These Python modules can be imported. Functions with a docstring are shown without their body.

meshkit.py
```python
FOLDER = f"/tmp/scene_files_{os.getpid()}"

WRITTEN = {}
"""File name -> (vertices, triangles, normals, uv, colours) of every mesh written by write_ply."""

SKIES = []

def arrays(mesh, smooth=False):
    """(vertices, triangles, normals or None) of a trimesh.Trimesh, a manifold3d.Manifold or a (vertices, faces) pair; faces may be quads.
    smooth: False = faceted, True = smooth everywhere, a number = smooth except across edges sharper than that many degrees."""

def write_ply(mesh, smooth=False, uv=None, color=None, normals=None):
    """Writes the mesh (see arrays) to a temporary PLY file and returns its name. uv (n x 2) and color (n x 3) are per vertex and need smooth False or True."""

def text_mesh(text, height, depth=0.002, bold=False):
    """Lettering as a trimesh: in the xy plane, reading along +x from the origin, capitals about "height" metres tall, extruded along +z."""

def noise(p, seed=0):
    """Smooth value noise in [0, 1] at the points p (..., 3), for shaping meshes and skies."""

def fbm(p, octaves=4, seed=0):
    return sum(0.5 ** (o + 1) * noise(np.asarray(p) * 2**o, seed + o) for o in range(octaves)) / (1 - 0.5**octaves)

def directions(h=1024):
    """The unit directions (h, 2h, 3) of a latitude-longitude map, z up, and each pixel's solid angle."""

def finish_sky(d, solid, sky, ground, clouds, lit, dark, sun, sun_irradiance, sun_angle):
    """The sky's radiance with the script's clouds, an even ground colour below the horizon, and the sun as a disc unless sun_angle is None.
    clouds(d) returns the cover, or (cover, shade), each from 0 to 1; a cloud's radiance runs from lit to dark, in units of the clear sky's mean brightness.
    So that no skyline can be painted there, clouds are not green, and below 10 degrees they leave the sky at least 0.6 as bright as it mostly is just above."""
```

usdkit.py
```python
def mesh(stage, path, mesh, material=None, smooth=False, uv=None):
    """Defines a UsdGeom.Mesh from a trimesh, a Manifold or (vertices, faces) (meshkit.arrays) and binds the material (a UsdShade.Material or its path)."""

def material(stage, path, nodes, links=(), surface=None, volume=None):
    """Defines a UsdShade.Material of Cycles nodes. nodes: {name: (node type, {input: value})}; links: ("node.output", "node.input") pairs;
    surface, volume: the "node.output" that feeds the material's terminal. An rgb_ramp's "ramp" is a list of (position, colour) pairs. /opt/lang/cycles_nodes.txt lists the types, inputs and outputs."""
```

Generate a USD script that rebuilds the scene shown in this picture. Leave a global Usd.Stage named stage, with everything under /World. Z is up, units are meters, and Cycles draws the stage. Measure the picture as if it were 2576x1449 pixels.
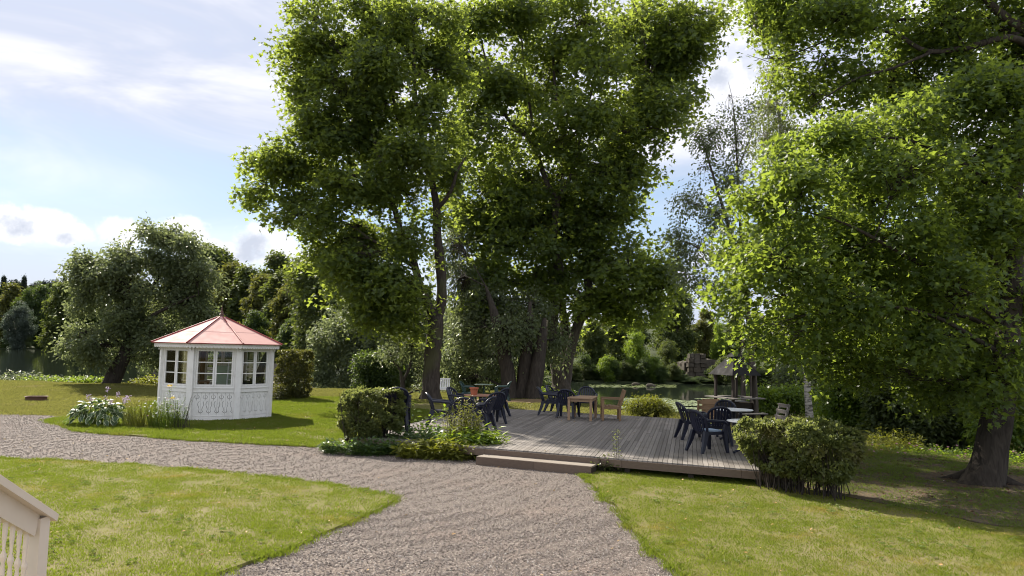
import math, random
import numpy as np
import trimesh, shapely
from shapely.geometry import Polygon, LineString, Point
from shapely import affinity
from shapely.ops import unary_union
import usdkit, meshkit
from pxr import Usd, UsdGeom, UsdLux, UsdShade, Gf, Sdf, Vt

stage = Usd.Stage.CreateInMemory()
UsdGeom.SetStageUpAxis(stage, 'Z'); UsdGeom.SetStageMetersPerUnit(stage, 1.0)
UsdGeom.Xform.Define(stage, '/World'); UsdGeom.Scope.Define(stage, '/World/Looks')

# ---------------------------------------------------------------- camera, sky, sun, exposure
EYE = np.array([0.0, 0.0, 2.35])
PITCH, ROLL, TX = math.radians(4.6), math.radians(1.3), 0.68
FPX = 1288 / TX                                   # focal length in units of a 2576 x 1449 picture
_F = np.array([0, math.cos(PITCH), math.sin(PITCH)]); _U0 = np.array([0, -math.sin(PITCH), math.cos(PITCH)])
_R = math.cos(ROLL) * np.array([1.0, 0, 0]) + math.sin(ROLL) * _U0
_U = -math.sin(ROLL) * np.array([1.0, 0, 0]) + math.cos(ROLL) * _U0
cam = UsdGeom.Camera.Define(stage, '/World/camera')
cam.AddTransformOp().Set(Gf.Matrix4d(*_R, 0, *_U, 0, *(-_F), 0, *EYE, 1))
cam.CreateHorizontalApertureAttr(36.0); cam.CreateFocalLengthAttr(36 / (2 * TX))
cam.CreateExposureAttr(1.1)

SUN = np.array([-0.60, 0.80, 0.78]); SUN /= np.linalg.norm(SUN)
SKY_STRENGTH, SUN_INTENSITY = 0.066, 1.25


class Graph:
    """Collects Cycles nodes; values that are Link objects become connections."""
    def __init__(self): self.nodes, self.links = {}, []
    def __call__(self, kind, out=None, **inp):
        name = f"{kind}_{len(self.nodes)}"
        vals = {}
        for k, v in inp.items():
            if isinstance(v, Link): self.links.append((v.s, f"{name}.{k}"))
            else: vals[k] = v
        self.nodes[name] = (kind, vals)
        return Link(f"{name}.{out}") if out else name
    def math(self, t, a, b=0.0, c=0.0, clamp=False):
        return self('math', 'value', math_type=t, value1=a, value2=b, value3=c, use_clamp=clamp)
    def mix(self, fac, a, b, t='mix'):
        return self('mix_color', 'result', blend_type=t, fac=fac, a=a, b=b, use_clamp=False)
    def ramp(self, fac, stops): return self('rgb_ramp', 'color', fac=fac, ramp=stops)
    def smooth(self, v, lo, hi, a=0.0, b=1.0):
        return self('map_range', 'result', range_type='smoothstep', value=v, from_min=lo, from_max=hi, to_min=a, to_max=b, clamp=True)
    def build(self, path, surface=None, volume=None):
        return usdkit.material(stage, path, self.nodes, self.links, surface=surface.s if surface else None, volume=volume.s if volume else None)


class Link:
    def __init__(self, s): self.s = s


def sky_material():
    g = Graph()
    clear = g('sky_texture', 'color', sky_type='single_scattering', sun_disc=False, sun_elevation=math.asin(SUN[2]), sun_rotation=math.atan2(SUN[0], SUN[1]), air_density=1.0, aerosol_density=0.6)
    d = g('texture_coordinate', 'generated')
    sep = g('separate_xyz', vector=d)
    x, y, z = Link(sep + '.x'), Link(sep + '.y'), Link(sep + '.z')
    az, el = g.math('arctan2', x, y), g.math('arcsine', z)
    # thin high veil: streaky noise stretched along a slanting direction
    rot = g('mapping', 'vector', vector=d, rotation=(0.2, 0.5, 0.5), scale=(1.2, 3.0, 6.0))
    streak = g('noise_texture', 'fac', vector=rot, scale=1.6, detail=6, roughness=0.55, distortion=0.6)
    soft = g('noise_texture', 'fac', vector=d, scale=2.2, detail=3)
    # the veil is thickest high in the west (towards the sun) and thins to a clear band low down and to the north-east
    toward = g('vector_math', 'value', math_type='dot_product', vector1=d, vector2=tuple(SUN))
    veil = g.math('add', g.math('multiply', g.math('subtract', streak, 0.5), 1.5), g.math('subtract', g.math('multiply', g.smooth(el, 0.15, 0.30), 0.75), 0.12))
    veil = g.smooth(veil, -0.25, 0.75, 0.12, 0.96)
    lowhaze = g.smooth(el, 0.0, 0.19, 0.92, 0.15)
    veil = g.math('maximum', veil, lowhaze)
    veilcol = g.mix(g.smooth(streak, 0.38, 0.64), (5.1, 5.4, 6.5), (7.7, 7.7, 8.2))
    col = g.mix(veil, g.mix(0.55, clear, (3.2, 4.6, 6.6)), veilcol)
    # heaped clouds low over the lake
    n1 = g('noise_texture', 'fac', vector=d, scale=17.0, detail=10, roughness=0.62)
    n2 = g('noise_texture', 'fac', vector=g('mapping', 'vector', vector=d, location=(0.03, 0.0, -0.03)), scale=21.0, detail=9, roughness=0.6)
    best = None; core = None
    for (a0, e0, wa, we) in CUMULI:
        da = g.math('divide', g.math('subtract', az, a0), wa); de = g.math('divide', g.math('subtract', el, e0), we)
        v = g.math('subtract', 1.0, g.math('add', g.math('multiply', da, da), g.math('multiply', de, de)))
        lowpart = g.math('subtract', v, g.math('multiply', de, 0.9))
        best = v if best is None else g.math('maximum', best, v)
        core = lowpart if core is None else g.math('maximum', core, lowpart)
    dens = g.math('add', best, g.math('multiply', g.math('subtract', n1, 0.5), 4.6))
    cover = g.math('multiply', g.smooth(dens, -0.1, 0.9), 0.96)
    grey = g.math('multiply', g.smooth(g.math('add', core, g.math('multiply', g.math('subtract', n2, 0.5), 4.4)), 0.3, 1.7), 0.85)
    ccol = g.mix(grey, (9.0, 9.0, 9.2), (4.1, 4.5, 5.5))
    col = g.mix(cover, col, ccol)
    return g.build('/World/Looks/sky', Link(g('background_shader', color=col, strength=SKY_STRENGTH) + '.background'))


def ray(px, py):
    d = _F + (px - 1288) / FPX * _R - (py - 724.5) / FPX * _U
    return d
def azel(px, py):
    d = ray(px, py); d = d / np.linalg.norm(d)
    return math.atan2(d[0], d[1]), math.asin(d[2])
def P(px, py, y):
    """World point at depth y (metres north of the camera) on the ray through a picture point."""
    d = ray(px, py); return EYE + d * (y / d[1])
def G(px, py, z=0.0):
    d = ray(px, py); return EYE + d * ((z - EYE[2]) / d[2])

CUMULI = []
for (cx, cy, rx, ry) in [(60, 560, 130, 48), (170, 590, 80, 30), (330, 590, 90, 45), (450, 580, 110, 45), (640, 600, 95, 55), (560, 630, 140, 40), (720, 640, 90, 50),
                         (1810, 190, 60, 55), (1870, 230, 70, 60), (1850, 60, 55, 60), (1790, 660, 90, 40), (1700, 690, 70, 40)]:
    a, e = azel(cx, cy); a2, _ = azel(cx + rx, cy); _, e2 = azel(cx, cy - ry)
    CUMULI.append((a, e, abs(a2 - a), abs(e2 - e)))
# beyond the frame the same scattered heaps go on round the horizon
for k in range(14):
    CUMULI.append((-0.95 - 0.36 * k, 0.13 + 0.05 * math.sin(k * 2.3), 0.10 + 0.03 * math.sin(k * 1.7), 0.035))
dome = UsdLux.DomeLight.Define(stage, '/World/sky')
UsdShade.MaterialBindingAPI.Apply(dome.GetPrim()).Bind(sky_material())
sun = UsdLux.DistantLight.Define(stage, '/World/sun')
sun.CreateIntensityAttr(SUN_INTENSITY); sun.CreateAngleAttr(0.53); sun.CreateNormalizeAttr(True); sun.CreateColorAttr(Gf.Vec3f(1.0, 0.93, 0.82))
_zx = np.cross([0, 0, 1.0], SUN); _zx /= np.linalg.norm(_zx); _zy = np.cross(SUN, _zx)
sun.AddTransformOp().Set(Gf.Matrix4d(*_zx, 0, *_zy, 0, *SUN, 0, 0, 0, 0, 1))

# ---------------------------------------------------------------- scene graph helpers
_names = {}
def numbered(parent, name):
    k = (parent, name); n = _names.get(k, 0); _names[k] = n + 1
    return f"{parent}/{name}" if n == 0 else f"{parent}/{name}_{n:03d}"
def tag(prim, label=None, cat=None, group=None, kind=None):
    for k, v in (('label', label), ('category', cat), ('group', group), ('kind', kind)):
        if v: prim.SetCustomDataByKey(k, v)
    return prim
def thing(name, label, cat, loc=(0, 0, 0), rotz=0.0, scale=1.0, group=None, kind=None):
    x = UsdGeom.Xform.Define(stage, numbered('/World', name))
    x.AddTranslateOp().Set(Gf.Vec3d(*map(float, loc))); x.AddRotateZOp().Set(float(math.degrees(rotz)))
    s = scale if np.ndim(scale) else (scale,) * 3
    x.AddScaleOp().Set(Gf.Vec3f(*map(float, s)))
    return tag(x.GetPrim(), label, cat, group, kind)
def dup(src, label, loc, rotz=0.0, scale=1.0, group=None):
    d = src.GetCustomData(); name = src.GetName().rstrip('0123456789').rstrip('_') if src.GetName()[-3:].isdigit() else src.GetName()
    p = thing(name, label, d['category'], loc, rotz, scale, group or d.get('group'))
    p.GetReferences().AddInternalReference(src.GetPath()); p.SetInstanceable(True)
    return p
def part(parent, name, mesh, mat, smooth=False, label=None, uv=None):
    pp = parent if isinstance(parent, str) else str(parent.GetPath())
    m = usdkit.mesh(stage, numbered(pp, name), mesh, MATS[mat], smooth=smooth, uv=uv)
    if label: tag(m.GetPrim(), label)
    return m.GetPrim()
def struct(name, mesh, mat, smooth=False, label=None, kind='structure', cat=None):
    p = part('/World', name, mesh, mat, smooth)
    return tag(p, label, cat, None, kind)


class MB:
    """A mesh under construction."""
    def __init__(self): self.v, self.f, self.n = [], [], 0
    def add(self, v, f):
        v = np.asarray(v, float).reshape(-1, 3); f = np.asarray(f, int)
        if f.size == 0: return self
        if f.shape[1] == 4: f = np.vstack([f[:, [0, 1, 2]], f[:, [0, 2, 3]]])
        self.v.append(v); self.f.append(f + self.n); self.n += len(v); return self
    def box(self, c, s, rz=0.0, rx=0.0, ry=0.0):
        v = np.array([[x, y, z] for x in (-.5, .5) for y in (-.5, .5) for z in (-.5, .5)]) * np.asarray(s, float)
        v = v @ rot(rx, ry, rz).T + np.asarray(c, float)
        return self.add(v, BOXF)
    def beam(self, a, b, w, h, up=(0, 0, 1)):
        """A box from a to b, w wide across and h along up."""
        a, b = np.asarray(a, float), np.asarray(b, float); t = b - a; L = np.linalg.norm(t); t = t / L
        s = np.cross(t, up); s /= np.linalg.norm(s) + 1e-9; u = np.cross(s, t)
        v = np.array([a + k * (b - a) + i * s * w / 2 + j * u * h / 2 for k in (0, 1) for i in (-1, 1) for j in (-1, 1)])
        return self.add(v, BOXF)
    def tube(self, pts, radii, sides=8, cap=True, wob=0.0, seed=0):
        v, f = tube(pts, radii, sides, cap, wob, seed); return self.add(v, f)
    def lathe(self, prof, c=(0, 0, 0), sides=16):
        prof = np.asarray(prof, float); n = len(prof); a = np.arange(sides) * 2 * math.pi / sides
        v = np.stack([np.outer(prof[:, 0], np.cos(a)), np.outer(prof[:, 0], np.sin(a)), np.repeat(prof[:, 1:2], sides, 1)], -1).reshape(-1, 3) + np.asarray(c, float)
        f = [[i * sides + j, i * sides + (j + 1) % sides, (i + 1) * sides + (j + 1) % sides, (i + 1) * sides + j] for i in range(n - 1) for j in range(sides)]
        return self.add(v, f)
    def poly(self, shape, depth, frame):
        """Extrudes a shapely shape; frame = (origin, x axis, y axis, out axis)."""
        for g in getattr(shape, 'geoms', [shape]):
            if g.area < 1e-7: continue
            m = trimesh.creation.extrude_polygon(g, depth, engine='earcut')
            o, X, Y, Z = map(np.asarray, frame); v = np.array(m.vertices)
            self.add(o + v[:, :1] * X + v[:, 1:2] * Y + v[:, 2:] * Z, m.faces)
        return self
    def get(self): return (np.vstack(self.v), np.vstack(self.f))
BOXF = np.array([[0, 1, 3, 2], [4, 6, 7, 5], [0, 4, 5, 1], [2, 3, 7, 6], [0, 2, 6, 4], [1, 5, 7, 3]])
def rot(rx=0, ry=0, rz=0):
    cx, sx, cy, sy, cz, sz = math.cos(rx), math.sin(rx), math.cos(ry), math.sin(ry), math.cos(rz), math.sin(rz)
    return np.array([[cz, -sz, 0], [sz, cz, 0], [0, 0, 1]]) @ np.array([[cy, 0, sy], [0, 1, 0], [-sy, 0, cy]]) @ np.array([[1, 0, 0], [0, cx, -sx], [0, sx, cx]])
def unit(v):
    v = np.asarray(v, float); return v / (np.linalg.norm(v, axis=-1, keepdims=True) + 1e-12)
def catmull(pts, n=6):
    p = np.asarray(pts, float)
    if len(p) < 3: return np.linspace(p[0], p[-1], n + 1)
    q = np.vstack([2 * p[0] - p[1], p, 2 * p[-1] - p[-2]]); out = []
    for i in range(1, len(q) - 2):
        for t in np.arange(n) / n:
            a, b, c, d = q[i - 1], q[i], q[i + 1], q[i + 2]
            out.append(.5 * (2 * b + (c - a) * t + (2 * a - 5 * b + 4 * c - d) * t * t + (3 * b - a - 3 * c + d) * t ** 3))
    return np.vstack(out + [p[-1]])
def tube(pts, radii, sides=8, cap=True, wob=0.0, seed=0):
    p = np.asarray(pts, float); n = len(p); r = np.broadcast_to(np.asarray(radii, float), (n,))
    t = unit(np.gradient(p, axis=0)); a = np.cross(t, [0.31, 0.95, 0.05]); a = unit(a)
    b = np.cross(t, a); ang = np.arange(sides) * 2 * math.pi / sides
    rr = r[:, None] * np.ones(sides)
    if wob:
        q = p[:, None] * 2.0 + np.stack([np.cos(ang), np.sin(ang), 0 * ang], -1)[None] * 1.7
        rr = rr * (1 + wob * (meshkit.noise(q, seed) - .5) * 2)
    v = p[:, None] + rr[..., None] * (np.cos(ang)[None, :, None] * a[:, None] + np.sin(ang)[None, :, None] * b[:, None])
    i, j = np.meshgrid(np.arange(n - 1), np.arange(sides), indexing='ij')
    f = np.stack([i * sides + j, i * sides + (j + 1) % sides, (i + 1) * sides + (j + 1) % sides, (i + 1) * sides + j], -1).reshape(-1, 4)
    v = v.reshape(-1, 3); f = np.vstack([f[:, [0, 1, 2]], f[:, [0, 2, 3]]])
    if cap:
        v = np.vstack([v, p[0], p[-1]])
        k = np.arange(sides)
        f = np.vstack([f, np.stack([(k + 1) % sides, k, 0 * k + n * sides], -1), np.stack([(n - 1) * sides + k, (n - 1) * sides + (k + 1) % sides, 0 * k + n * sides + 1], -1)])
    return v, f
def sticks(p0, p1, r0, r1, sag=0.0):
    """Many thin three-sided twigs at once: from p0 to p1 (N x 3), bowed by sag in z."""
    p0, p1 = np.asarray(p0, float), np.asarray(p1, float); N = len(p0)
    r0, r1, sag = (np.broadcast_to(np.asarray(q, float), (N,)) for q in (r0, r1, sag))
    mid = (p0 + p1) / 2; mid[:, 2] += sag
    t = unit(p1 - p0); a = unit(np.cross(t, [0.2, 0.3, 0.93])); b = np.cross(t, a)
    ring = []
    for p, r in ((p0, r0), (mid, (r0 + r1) / 2), (p1, r1)):
        for k in range(3):
            an = k * 2 * math.pi / 3
            ring.append(p + r[:, None] * (math.cos(an) * a + math.sin(an) * b))
    v = np.stack(ring, 1).reshape(-1, 3)
    f = []
    for s in (0, 3):
        for k in range(3):
            k2 = (k + 1) % 3; f += [[s + k, s + k2, s + 3 + k2], [s + k, s + 3 + k2, s + 3 + k]]
    f = np.array(f)[None] + (np.arange(N) * 9)[:, None, None]
    return v, f.reshape(-1, 3)

# ---------------------------------------------------------------- materials
MATS = {}
def principled(g, color, rough=0.6, spec=0.4, normal=None, **kw):
    inp = dict(base_color=color, roughness=rough, specular_ior_level=spec, **kw)
    if normal is not None: inp['normal'] = normal
    return Link(g('principled_bsdf', **inp) + '.BSDF')
def bump(g, h, strength=0.5, dist=0.01): return g('bump', 'normal', height=h, strength=strength, distance=dist)
def pos(g): return g('geometry', 'position')
def objco(g): return g('texture_coordinate', 'object')

def leaf_mat(name, stops, trans, amount=0.38, rough=0.42, spec=0.35, patch=None):
    """Foliage: each leaf its own tone; light passes through."""
    g = Graph(); r = g('geometry', 'random_per_island')
    c = g.ramp(r, stops)
    if patch:
        n = g('noise_texture', 'fac', vector=pos(g), scale=patch[0], detail=2)
        c = g.mix(g.smooth(n, 0.5, 0.72, 0, patch[2]), c, patch[1])
    tc = g.mix(g.math('multiply', r, 0.6), trans, tuple(np.array(trans) * (1.5, 1.15, 0.7)))
    s = principled(g, c, rough, spec)
    t = Link(g('translucent_bsdf', color=tc) + '.BSDF')
    MATS[name] = g.build('/World/Looks/' + name, Link(g('mix_closure', fac=amount, closure1=s, closure2=t) + '.closure'))

leaf_mat('leaf_maple', [(0, (.046, .078, .020)), (.6, (.074, .112, .028)), (1, (.135, .160, .040))], (.31, .40, .045), .51, .46)
leaf_mat('leaf_maple_far', [(0, (.044, .070, .022)), (.6, (.070, .100, .028)), (1, (.128, .150, .040))], (.34, .42, .055), .53, .48)
leaf_mat('leaf_willow', [(0, (.080, .105, .036)), (.6, (.125, .155, .060)), (1, (.20, .22, .10))], (.28, .34, .07), .42, .36)
leaf_mat('leaf_silver', [(0, (.085, .110, .055)), (.6, (.145, .170, .092)), (1, (.25, .26, .16))], (.28, .33, .12), .42, .36)
leaf_mat('leaf_dark', [(0, (.032, .056, .014)), (.7, (.052, .082, .02)), (1, (.08, .11, .025))], (.15, .22, .025), .36, .5)
leaf_mat('leaf_forest', [(0, (.048, .068, .020)), (.6, (.074, .098, .028)), (1, (.12, .135, .036))], (.20, .25, .035), .38, .55)
leaf_mat('leaf_forest_olive', [(0, (.060, .070, .018)), (.6, (.092, .104, .026)), (1, (.14, .14, .036))], (.24, .25, .035), .38, .55)
leaf_mat('leaf_bluish', [(0, (.060, .082, .060)), (.6, (.085, .115, .082)), (1, (.12, .15, .11))], (.12, .16, .09), .3, .5)
leaf_mat('leaf_conifer', [(0, (.018, .030, .016)), (1, (.034, .048, .02))], (.03, .05, .015), .15, .6)
leaf_mat('leaf_hedge', [(0, (.075, .095, .028)), (.5, (.140, .155, .055)), (.9, (.23, .23, .11)), (1, (.32, .28, .16))], (.32, .36, .09), .38, .42, patch=(1.6, (.19, .10, .05), .35))
leaf_mat('leaf_clipped', [(0, (.045, .052, .014)), (.6, (.078, .082, .022)), (1, (.15, .12, .035))], (.2, .2, .03), .36, .45)
leaf_mat('leaf_yellow', [(0, (.12, .13, .02)), (.6, (.19, .20, .03)), (1, (.28, .26, .05))], (.34, .36, .03), .4, .5)
leaf_mat('leaf_bright', [(0, (.07, .115, .018)), (.6, (.11, .17, .026)), (1, (.17, .22, .035))], (.34, .46, .03), .44, .45)
leaf_mat('leaf_ivy', [(0, (.040, .075, .020)), (.6, (.065, .115, .03)), (1, (.12, .17, .055))], (.2, .32, .04), .36, .32, .5)
leaf_mat('petal_white', [(0, (.70, .70, .66)), (1, (.82, .82, .78))], (.6, .6, .55), .3, .6)
leaf_mat('petal_lilac', [(0, (.45, .36, .50)), (1, (.62, .54, .66))], (.5, .4, .5), .3, .6)
leaf_mat('petal_pink', [(0, (.50, .25, .32)), (1, (.66, .45, .45))], (.5, .3, .3), .3, .6)
leaf_mat('petal_yellow', [(0, (.70, .48, .05)), (1, (.80, .62, .12))], (.6, .45, .05), .3, .6)
leaf_mat('leaf_fallen', [(0, (.40, .24, .08)), (.15, (.52, .42, .16)), (.5, (.60, .55, .34)), (1, (.74, .70, .58))], (.4, .35, .15), .2, .6)
leaf_mat('leaf_litter', [(0, (.10, .05, .03)), (.5, (.18, .095, .05)), (1, (.34, .22, .11))], (.2, .1, .05), .15, .6)

def grass_mat(name, green, dry, amount, nscale=0.55):
    g = Graph(); p = pos(g); r = g('geometry', 'random_per_island')
    n = g('noise_texture', 'fac', vector=p, scale=nscale, detail=4, roughness=.6); n2 = g('noise_texture', 'fac', vector=p, scale=6.0, detail=2)
    f = g.smooth(g.math('add', g.math('add', n, g.math('multiply', g.math('subtract', n2, .5), .25)), g.math('multiply', g.math('subtract', r, .5), .30)), .36, .66)
    f = g.math('multiply', f, amount)
    c = g.mix(f, green, dry)
    c = g.mix(g.math('multiply', g.math('multiply', r, r), .75), c, tuple(np.array(green) * .35))
    t = g.mix(f, tuple(np.array(green) * 1.75), tuple(np.array(dry) * 1.15))
    s = principled(g, c, .5, .3)
    MATS[name] = g.build('/World/Looks/' + name, Link(g('mix_closure', fac=.42, closure1=s, closure2=Link(g('translucent_bsdf', color=t) + '.BSDF')) + '.closure'))
grass_mat('grass_lawn', (.130, .165, .014), (.38, .275, .075), 1.0)
grass_mat('grass_lush', (.115, .150, .014), (.24, .20, .045), .6)
grass_mat('grass_tan', (.15, .150, .035), (.26, .225, .10), 1.0)
grass_mat('grass_wild', (.11, .15, .022), (.20, .19, .05), .6, 1.5)

def ground_mat():
    g = Graph(); p = pos(g)
    n = g('noise_texture', 'fac', vector=p, scale=.35, detail=5, roughness=.62); fine = g('noise_texture', 'fac', vector=p, scale=14.0, detail=5, roughness=.7)
    c = g.ramp(n, [(.3, (.12, .115, .025)), (.5, (.155, .145, .05)), (.68, (.19, .165, .08))])
    c = g.mix(g.smooth(fine, .42, .7, 0, .55), c, (.09, .062, .038))
    sp = g('separate_xyz', vector=p)
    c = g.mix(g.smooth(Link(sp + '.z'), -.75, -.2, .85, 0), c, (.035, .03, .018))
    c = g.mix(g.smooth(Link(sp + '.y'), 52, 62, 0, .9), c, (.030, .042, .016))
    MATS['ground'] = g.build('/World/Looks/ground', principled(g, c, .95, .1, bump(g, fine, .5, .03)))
ground_mat()
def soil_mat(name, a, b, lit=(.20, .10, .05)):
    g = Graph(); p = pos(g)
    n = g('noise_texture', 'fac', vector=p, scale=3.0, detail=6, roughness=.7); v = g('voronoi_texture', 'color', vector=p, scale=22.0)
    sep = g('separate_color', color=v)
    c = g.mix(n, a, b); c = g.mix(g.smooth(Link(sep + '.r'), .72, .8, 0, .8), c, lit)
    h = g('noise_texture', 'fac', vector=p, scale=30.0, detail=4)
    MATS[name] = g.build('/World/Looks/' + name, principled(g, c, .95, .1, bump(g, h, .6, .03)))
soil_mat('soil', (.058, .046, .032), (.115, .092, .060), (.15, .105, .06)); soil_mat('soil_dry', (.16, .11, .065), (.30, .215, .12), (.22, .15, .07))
def gravel_mat():
    g = Graph(); p = pos(g)
    vd = g('voronoi_texture', 'distance', vector=p, scale=42.0); vc = g('voronoi_texture', 'color', vector=p, scale=42.0)
    big = g('noise_texture', 'fac', vector=p, scale=.7, detail=4); s = g('separate_color', color=vc)
    c = g.ramp(Link(s + '.r'), [(0, (.12, .096, .078)), (.5, (.215, .178, .148)), (.85, (.29, .245, .207)), (1, (.40, .355, .31))])
    c = g.mix(g.smooth(vd, .25, .62, 0, .75), c, (.075, .058, .05))
    c = g.mix(g.smooth(big, .5, .75, 0, .4), c, (.20, .145, .115))
    MATS['gravel'] = g.build('/World/Looks/gravel', principled(g, c, .9, .2, bump(g, g.math('subtract', 1.0, vd), .9, .018)))
    g = Graph(); r = g('object_info', 'random')
    c = g.ramp(r, [(0, (.155, .125, .102)), (.45, (.245, .205, .172)), (.85, (.31, .264, .225)), (.97, (.40, .355, .31)), (1, (.52, .48, .43))])
    MATS['pebble'] = g.build('/World/Looks/pebble', principled(g, c, .85, .25))
gravel_mat()
def wood_mat(name, a, b, rough=.75, axis='x', scale=1.0, vary=.35, dirt=None):
    """Weathered or bare wood; the grain runs along the piece's own axis; pieces differ in tone by where they lie."""
    g = Graph(); o = pos(g); r = g('geometry', 'random_per_island')
    s = {'x': (1.2, 26, 26), 'y': (26, 1.2, 26), 'z': (26, 26, 1.2)}[axis]
    n = g('noise_texture', 'fac', vector=g('mapping', 'vector', vector=o, scale=tuple(np.array(s) * scale)), scale=1.5, detail=6, roughness=.65)
    big = g('noise_texture', 'fac', vector=o, scale=1.1, detail=3)
    c = g.mix(n, a, b); c = g.mix(g.math('multiply', g('object_info', 'random'), vary), c, tuple(np.array(a) * .62))
    if dirt: c = g.mix(g.smooth(big, .5, .72, 0, .55), c, dirt)
    MATS[name] = g.build('/World/Looks/' + name, principled(g, c, rough, .25, bump(g, n, .35, .004)))
wood_mat('deck_wood', (.185, .162, .142), (.30, .27, .24), .8, 'y', 1.0, .75, (.14, .118, .098))
wood_mat('fascia_wood', (.085, .058, .042), (.17, .125, .09), .8, 'x', 1.0, .3)
wood_mat('step_wood', (.20, .165, .13), (.33, .285, .235), .8, 'x', 1.0, .3, (.14, .11, .085))
wood_mat('teak', (.20, .12, .065), (.33, .215, .12), .65, 'x', .8, .4)
wood_mat('pale_table', (.27, .17, .10), (.40, .27, .17), .6, 'x', .8, .25)
wood_mat('brown_wood', (.10, .042, .025), (.17, .075, .042), .6, 'z', .8, .3)
wood_mat('dark_wood', (.028, .022, .018), (.06, .046, .036), .75, 'z', .8, .3)
wood_mat('grey_wood', (.14, .125, .11), (.27, .245, .22), .85, 'x', .8, .4)
def paint(name, col, rough=.5, spec=.4, wear=None, coat=0.0, amt=.25):
    g = Graph(); p = pos(g); n = g('noise_texture', 'fac', vector=p, scale=4.0, detail=6, roughness=.7); fine = g('noise_texture', 'fac', vector=p, scale=45.0, detail=3)
    c = g.mix(g.smooth(n, .45, .75, 0, amt), col, wear or tuple(np.array(col) * .72))
    rr = g.smooth(n, .3, .7, rough - .08, rough + .1)
    MATS[name] = g.build('/World/Looks/' + name, principled(g, c, rr, spec, bump(g, fine, .12, .003)))
paint('white_paint', (.66, .645, .61), .6, .35, (.47, .45, .40), amt=.45); paint('cream_paint', (.60, .51, .42), .5, .4, (.50, .42, .33))
paint('roof_pink', (.54, .32, .285), .75, .12, (.49, .29, .26), amt=.5); paint('roof_red', (.26, .045, .04), .5, .4); paint('finial_brown', (.09, .05, .035), .6)
paint('plastic_navy', (.006, .007, .016), .38, .4, (.010, .012, .022)); paint('plastic_green', (.012, .035, .032), .36, .5); paint('plastic_white', (.72, .72, .73), .4, .5, (.6, .6, .6))
paint('terracotta', (.36, .11, .055), .7, .3); paint('table_red', (.34, .17, .11), .45, .45); paint('black_metal', (.015, .015, .016), .5, .4); paint('roof_felt', (.013, .012, .012), .85, .2); paint('rust', (.11, .06, .04), .8, .2)
paint('cloth_navy', (.012, .016, .035), .9, .1); paint('cushion_blue', (.32, .40, .52), .85, .1); paint('board_green', (.34, .42, .32), .6, .3); paint('inside_dark', (.20, .18, .16), .7, .3)
def bark(name, a, b, scale=1.0, moss=None):
    g = Graph(); p = pos(g)
    q = g('mapping', 'vector', vector=p, scale=(9 * scale, 9 * scale, 1.7 * scale))
    n = g('noise_texture', 'fac', vector=q, scale=1.4, detail=7, roughness=.68, distortion=.6); big = g('noise_texture', 'fac', vector=p, scale=.9, detail=3)
    c = g.ramp(n, [(.3, a), (.7, b)])
    if moss: c = g.mix(g.smooth(big, .5, .68, 0, .7), c, moss)
    MATS[name] = g.build('/World/Looks/' + name, principled(g, c, .92, .15, bump(g, n, .9, .05)))
bark('bark_maple', (.024, .019, .016), (.080, .066, .054), 1.0, (.07, .07, .03)); bark('bark_light', (.035, .029, .024), (.125, .104, .084), 1.0); bark('bark_dark', (.022, .018, .015), (.07, .058, .046))
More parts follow.
